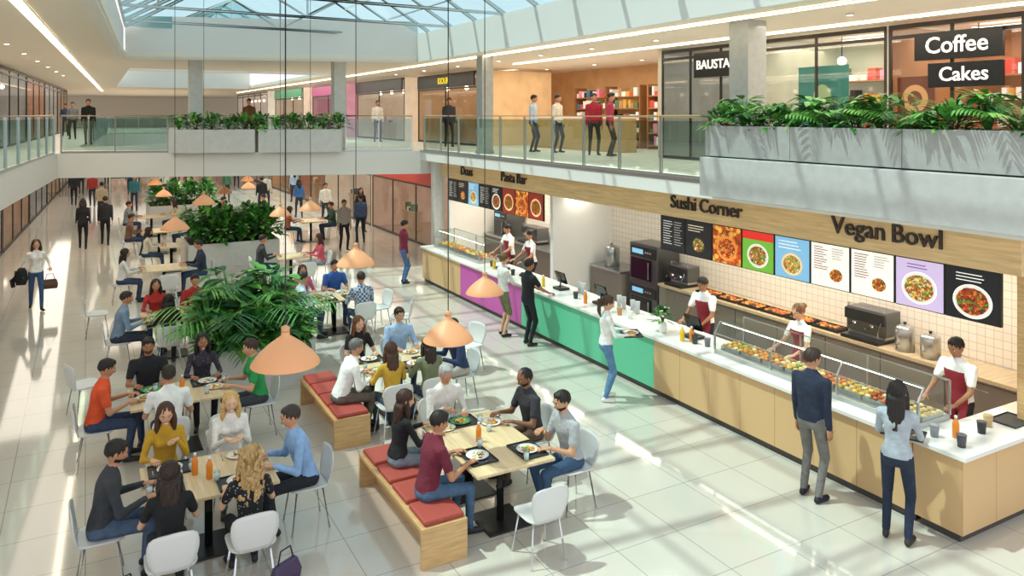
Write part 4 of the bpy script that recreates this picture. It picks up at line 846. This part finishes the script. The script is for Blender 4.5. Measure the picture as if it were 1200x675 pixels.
def machine(y,w,d,h,kind,x=10.66,z=.95):
    if kind=='oven':
        e=T('combi_oven','stainless combi oven with dark glass door','oven',(x,y,z),-90,group='kitchen equipment'); C('oven_body',bx((0,0,0),(w,d,h),OVS),e,bevel=.01)
        dd=C('oven_door',bx((.06,-.02,h*.08),(w*.78,0,h*.62),BLACKG),e,bevel=.005); C('handle',MB([STEEL]).tube([(w*.73,-.05,h*.14),(w*.73,-.05,h*.56)],.012,0,8).mesh('h'),dd)
        C('control_panel',bx((.04,-.012,h*.66),(w-.04,0,h*.93),DARK),e); C('display',bx((.1,-.016,h*.74),(w*.5,-.012,h*.86),mat('7ab0d0',.4,emis=.8)),e)
        for k in range(3): g=MB([STEEL]); g.tube([(w*.6+k*.08,-.03,h*.8),(w*.6+k*.08,-.012,h*.8)],.02,0,12); C('knob',g.mesh('k'),e)
    elif kind=='coffee':
        e=T('coffee_machine','chrome and black espresso machine','coffee machine',(x,y,z),-90,group='kitchen equipment'); C('machine_body',bx((0,.12,.10),(w,d,h),mat('6c6f72',.3,.8)),e,bevel=.02); C('drip_tray',bx((.02,-.05,0),(w-.02,d,.06),DARK),e,bevel=.005); C('front_panel',bx((.0,.08,h*.6),(w,.12,h*.95),DARK),e)
        C('support',bx((.02,.14,.06),(w-.02,d-.02,.11),STEEL),e)
        for k in(.28,.72): g=MB([CHROME]); g.tube([(w*k,.06,h*.6),(w*k,.06,h*.5)],.03,0,12); g.tube([(w*k,.04,h*.52),(w*k,-.1,h*.5)],.012,0,8); C('portafilter',g.mesh('p'),e)
        C('steam_wand',MB([CHROME]).tube([(w*.95,.06,h*.7),(w*.95,-.02,h*.4),(w*.95,-.02,h*.25)],.007,0,6).mesh('s'),e); C('cup_rail',MB([CHROME]).tube([(.02,.14,h+.05),(w-.02,.14,h+.05)],.008,0,6).box((.02,.13,h),(.04,.15,h+.05),0).box((w-.04,.13,h),(w-.02,.15,h+.05),0).mesh('r'),e)
    elif kind=='urn':
        e=T('drink_urn','stainless drink urn with tap','urn',(x,y,z),-90,group='kitchen equipment'); g=MB([STEEL]); g.lathe([(w*.45,0),(w*.45,h*.85),(w*.4,h*.92),(w*.1,h)],0,20,(w/2,w/2,0)); C('urn_body',g.mesh('u',True),e); C('tap',MB([CHROME]).tube([(w/2,.05,.12),(w/2,-.05,.12),(w/2,-.05,.06)],.012,0,8).mesh('t'),e); C('lid_knob',MB([DARK]).lathe([(.02,h),(.025,h+.03)],0,10,(w/2,w/2,0)).mesh('k'),e)
machine(13.75,.95,.6,.82,'oven',z=0); machine(13.75,.95,.6,.85,'oven',z=.83); machine(8.25,.7,.5,.48,'coffee'); machine(7.4,.3,.3,.40,'urn'); machine(7.0,.3,.3,.36,'urn'); machine(12.55,.55,.45,.42,'coffee')
machine(20.3,.8,.6,.75,'oven'); machine(18.8,.8,.5,.45,'coffee'); machine(17.3,.5,.5,.45,'urn'); machine(14.9,.4,.4,.5,'urn')
pm=MB().box((-.26,-.16,0),(.26,.16,.01),DARK).box((-.26,-.16,.01),(.26,-.15,.05),DARK).box((-.26,.15,.01),(.26,.16,.05),DARK).box((-.26,-.15,.01),(-.25,.15,.05),DARK).box((.25,-.15,.01),(.26,.15,.05),DARK).mesh('pan')
for i in range(6):
    yy=11.4-i*.56; xx=10.84; T('food_pan','dark rectangular pan of baked food','pan',(xx,yy,.95),-90,pm,group='back counter pans'); g=MB(); rnd=random.Random(800+i)
    for a in range(5):
        for b in range(3): g.ell((-.18+a*.09,-.08+b*.08,.035),(.042,.038,.028),mat(rnd.choice(['c9742a','b5582a','d99a3a','5a3018']),.5,var=.2,vs=30),8,6)
    T('baked_portions','orange-brown baked food in a dark pan','food',(xx,yy,.95),-90,g.mesh('f',True),group='pan food',kind='stuff')
def till(x,y,rz):
    e=T('cash_register','black touchscreen cash register','register',(x,y,.95),rz,group='cash registers'); C('base',bx((-.14,-.1,0),(.14,.14,.05),DARK),e,bevel=.01); C('stand',MB([DARK]).tube([(0,.05,.05),(0,.02,.2)],.025,0,10).mesh('s'),e)
    g=MB(); g.loft([[(-.17,-.03,.14),(.17,-.03,.14),(.17,.0,.13),(-.17,.0,.13)],[(-.17,.05,.36),(.17,.05,.36),(.17,.08,.35),(-.17,.08,.35)]],BLACKG); C('screen',g.mesh('s'),e)
for x,y in((8.5,9.3),(8.5,13.2),(8.5,14.6),(8.45,15.6),(8.5,11.8)): till(x,y,90)
def pot(x,y,r,h,c,lab,name='container',cat='container'):
    e=T(name,lab,cat,(x,y,.95),0,group='counter containers'); g=MB(); g.loft([[(q*math.cos(2*math.pi*j/18),q*math.sin(2*math.pi*j/18),z) for j in range(18)] for q,z in((r*.8,0),(r,h),(r*.9,h),(r*.72,.01))],mat(c,.4)); C('container_wall',g.mesh('w',True),e); C('rim',MB([mat(c,.3)]).lathe([(r*1.0,h-.01),(r*1.04,h-.005),(r*1.04,h+.003),(r*.98,h+.003)],0,18).mesh('r',True),e)
for i,(x,y,c) in enumerate([(8.2,5.15,'8a8d90'),(8.28,9.05,'3a3a3c'),(8.35,8.85,'6a6a6e'),(8.2,4.85,'4a4a4c'),(8.75,4.95,'2c2c2e'),(9.0,5.02,'c0a070'),(8.3,10.7,'e8e4dc'),(8.3,11.0,'b98a5a'),(8.3,12.4,'3a3a3c'),(8.3,14.2,'d8d4cc'),(8.3,14.9,'3a3a3c'),(8.35,16.0,'7a5a3a')]): pot(x,y,.05,.13,c,'small round container standing on the worktop')
for x,y,c in((8.38,5.02,'ea8a2a'),(8.2,9.25,'e8c02a'),(8.3,9.15,'ea8a2a'),(8.25,12.0,'ea8a2a'),(8.3,13.6,'e8c02a'),(8.2,15.2,'c23a22'),(8.25,15.7,'e8c02a')): bottle(x,y,.95,c,.24,.036,'f2f2f0','orange or yellow sauce bottle on the worktop')
for yy in (10.9,11.3,12.6): 
    for k in range(2): pot(8.62,yy+k*.14,.045,.22,'b9bcbd','steel utensil canister on the worktop','utensil_canister','canister')
e=T('flower_vase','white vase with white flowers and green leaves','vase',(8.25,9.78,.95),0); g=MB(); g.lathe([(.05,0),(.075,.05),(.07,.13),(.05,.17)],mat('f0efea',.3),18); C('vase_body',g.mesh('v',True),e); C('foliage',plantmesh('bush',.3,.12,50,900),e,(0,0,.14))
g=MB(); rnd=random.Random(5)
for _ in range(16):
    a=rnd.uniform(0,6.28); q=rnd.uniform(.02,.13); g.ell((q*math.cos(a),q*math.sin(a),.34+rnd.uniform(-.06,.06)),(.022,.022,.015),mat('f6f2e6',.5),8,6)
C('flower_heads',g.mesh('fl',True),e)
T('serving_tray','dark serving tray held by the woman in grey sweater','tray',(7.50+.40*math.cos(math.radians(25)),5.12+.40*math.sin(math.radians(25)),1.0),25-90,TRAY)
c,s_=math.cos(math.radians(-25)),math.sin(math.radians(-25)); tx,ty=7.2+.40*c,9.9+.40*s_
T('serving_tray','dark serving tray held by the woman in white top','tray',(tx,ty,1.03),-25-90,TRAY); T('dinner_plate','white plate with salad on the held tray','plate',(tx,ty,1.04),0,PLATE); T('meal_portion','green salad on a plate','food',(tx,ty,1.04),0,FOODS[2],kind='stuff')
T('serving_tray','dark empty serving tray lying on the worktop','tray',(9.4,4.98,.951),0,TRAY)
e=T('jacket','dark jacket draped over a forearm','jacket',(-1.28,20.83,.62),0); g=MB(); g.loft([[( -.12*w,-.06,z),(.10*w,-.08,z),(.12*w,.05,z),(-.10*w,.07,z)] for z,w in((0,.8),(.12,1.1),(.3,.9),(.38,.5))],mat('202226',.85,var=.1)); C('folded_body',g.mesh('j',True),e); C('sleeve',MB([mat('202226',.85,var=.1)]).tube([(-.08,0,.3),(-.18,.02,.1),(-.16,.03,-.05)],[.06,.055,.045],0,10).mesh('s',True),e)
def bag(x,y,z,c,lab,rz=0):
    e=T('handbag',lab,'bag',(x,y,z),rz,group='bags'); g=MB(); g.loft([[(-.15,-.05,0),(.15,-.05,0),(.15,.05,0),(-.15,.05,0)],[(-.165,-.06,.1),(.165,-.06,.1),(.165,.06,.1),(-.165,.06,.1)],[(-.13,-.03,.22),(.13,-.03,.22),(.13,.03,.22),(-.13,.03,.22)]],mat(c,.5)); C('bag_body',g.mesh('b'),e,bevel=.02); C('strap',MB([mat('3c281e',.5)]).tube([(-.1,0,.2),(-.06,0,.34),(.06,0,.34),(.1,0,.2)],.008,0,6).mesh('s',True),e)
bag(-.72,20.88,.46,'5a3c2c','brown leather handbag carried in one hand'); bag(1.68,7.5,0,'4a3a5a','dark purple fabric bag standing on the floor',30); bag(.3,7.75,0,'26262a','black bag standing on the floor',20)
# ---------------------------------------------------------------- camera, light
cam=bpy.data.cameras.new('camera'); co=bpy.data.objects.new('camera',cam); COL.objects.link(co); sc.camera=co
cam.lens=27; cam.sensor_width=36; cam.shift_y=-.16875; co.location=(0,0,4.5); co.rotation_euler=(math.pi/2,0,-math.atan(5/9)); cam.clip_end=300
w=bpy.data.worlds.new('world'); sc.world=w; w.use_nodes=True; bg=w.node_tree.nodes['Background']; bg.inputs[0].default_value=(.90,.95,1,1); bg.inputs[1].default_value=1.2
sun=bpy.data.lights.new('sun','SUN'); sun.energy=4.8; sun.angle=.02; sun.color=(1,.93,.82); so=bpy.data.objects.new('sun',sun); COL.objects.link(so); so.rotation_euler=V(.42,-.28,-1).to_track_quat('-Z','Y').to_euler()
def area(x,y,z,sx,sy,e,c=(1,.9,.76)):
    l=bpy.data.lights.new('area_light','AREA'); l.shape='RECTANGLE'; l.size=sx; l.size_y=sy; l.energy=e; l.color=c; o=bpy.data.objects.new('area_light',l); o.location=(x,y,z); COL.objects.link(o)
area(10.3,8.5,2.6,.6,6,95); area(10.3,17.5,2.6,.6,5,80)
area(11.5,9,6.1,2,10,130); area(13.5,20,6.1,4,8,190); area(14.4,10,6.0,1.5,9,200)
area(-1.5,20,6.1,2,20,220); area(10,38,6.1,3,25,260); area(-1,45,6.1,3,25,260)
area(-1.2,35,2.6,1,30,220); area(9.5,38,2.6,2,26,240); area(4,28,2.6,7,4,130); area(4,65,2.6,8,18,350); area(4,65,6.1,8,18,350)
try: sc.view_settings.view_transform='Standard'
except Exception: pass
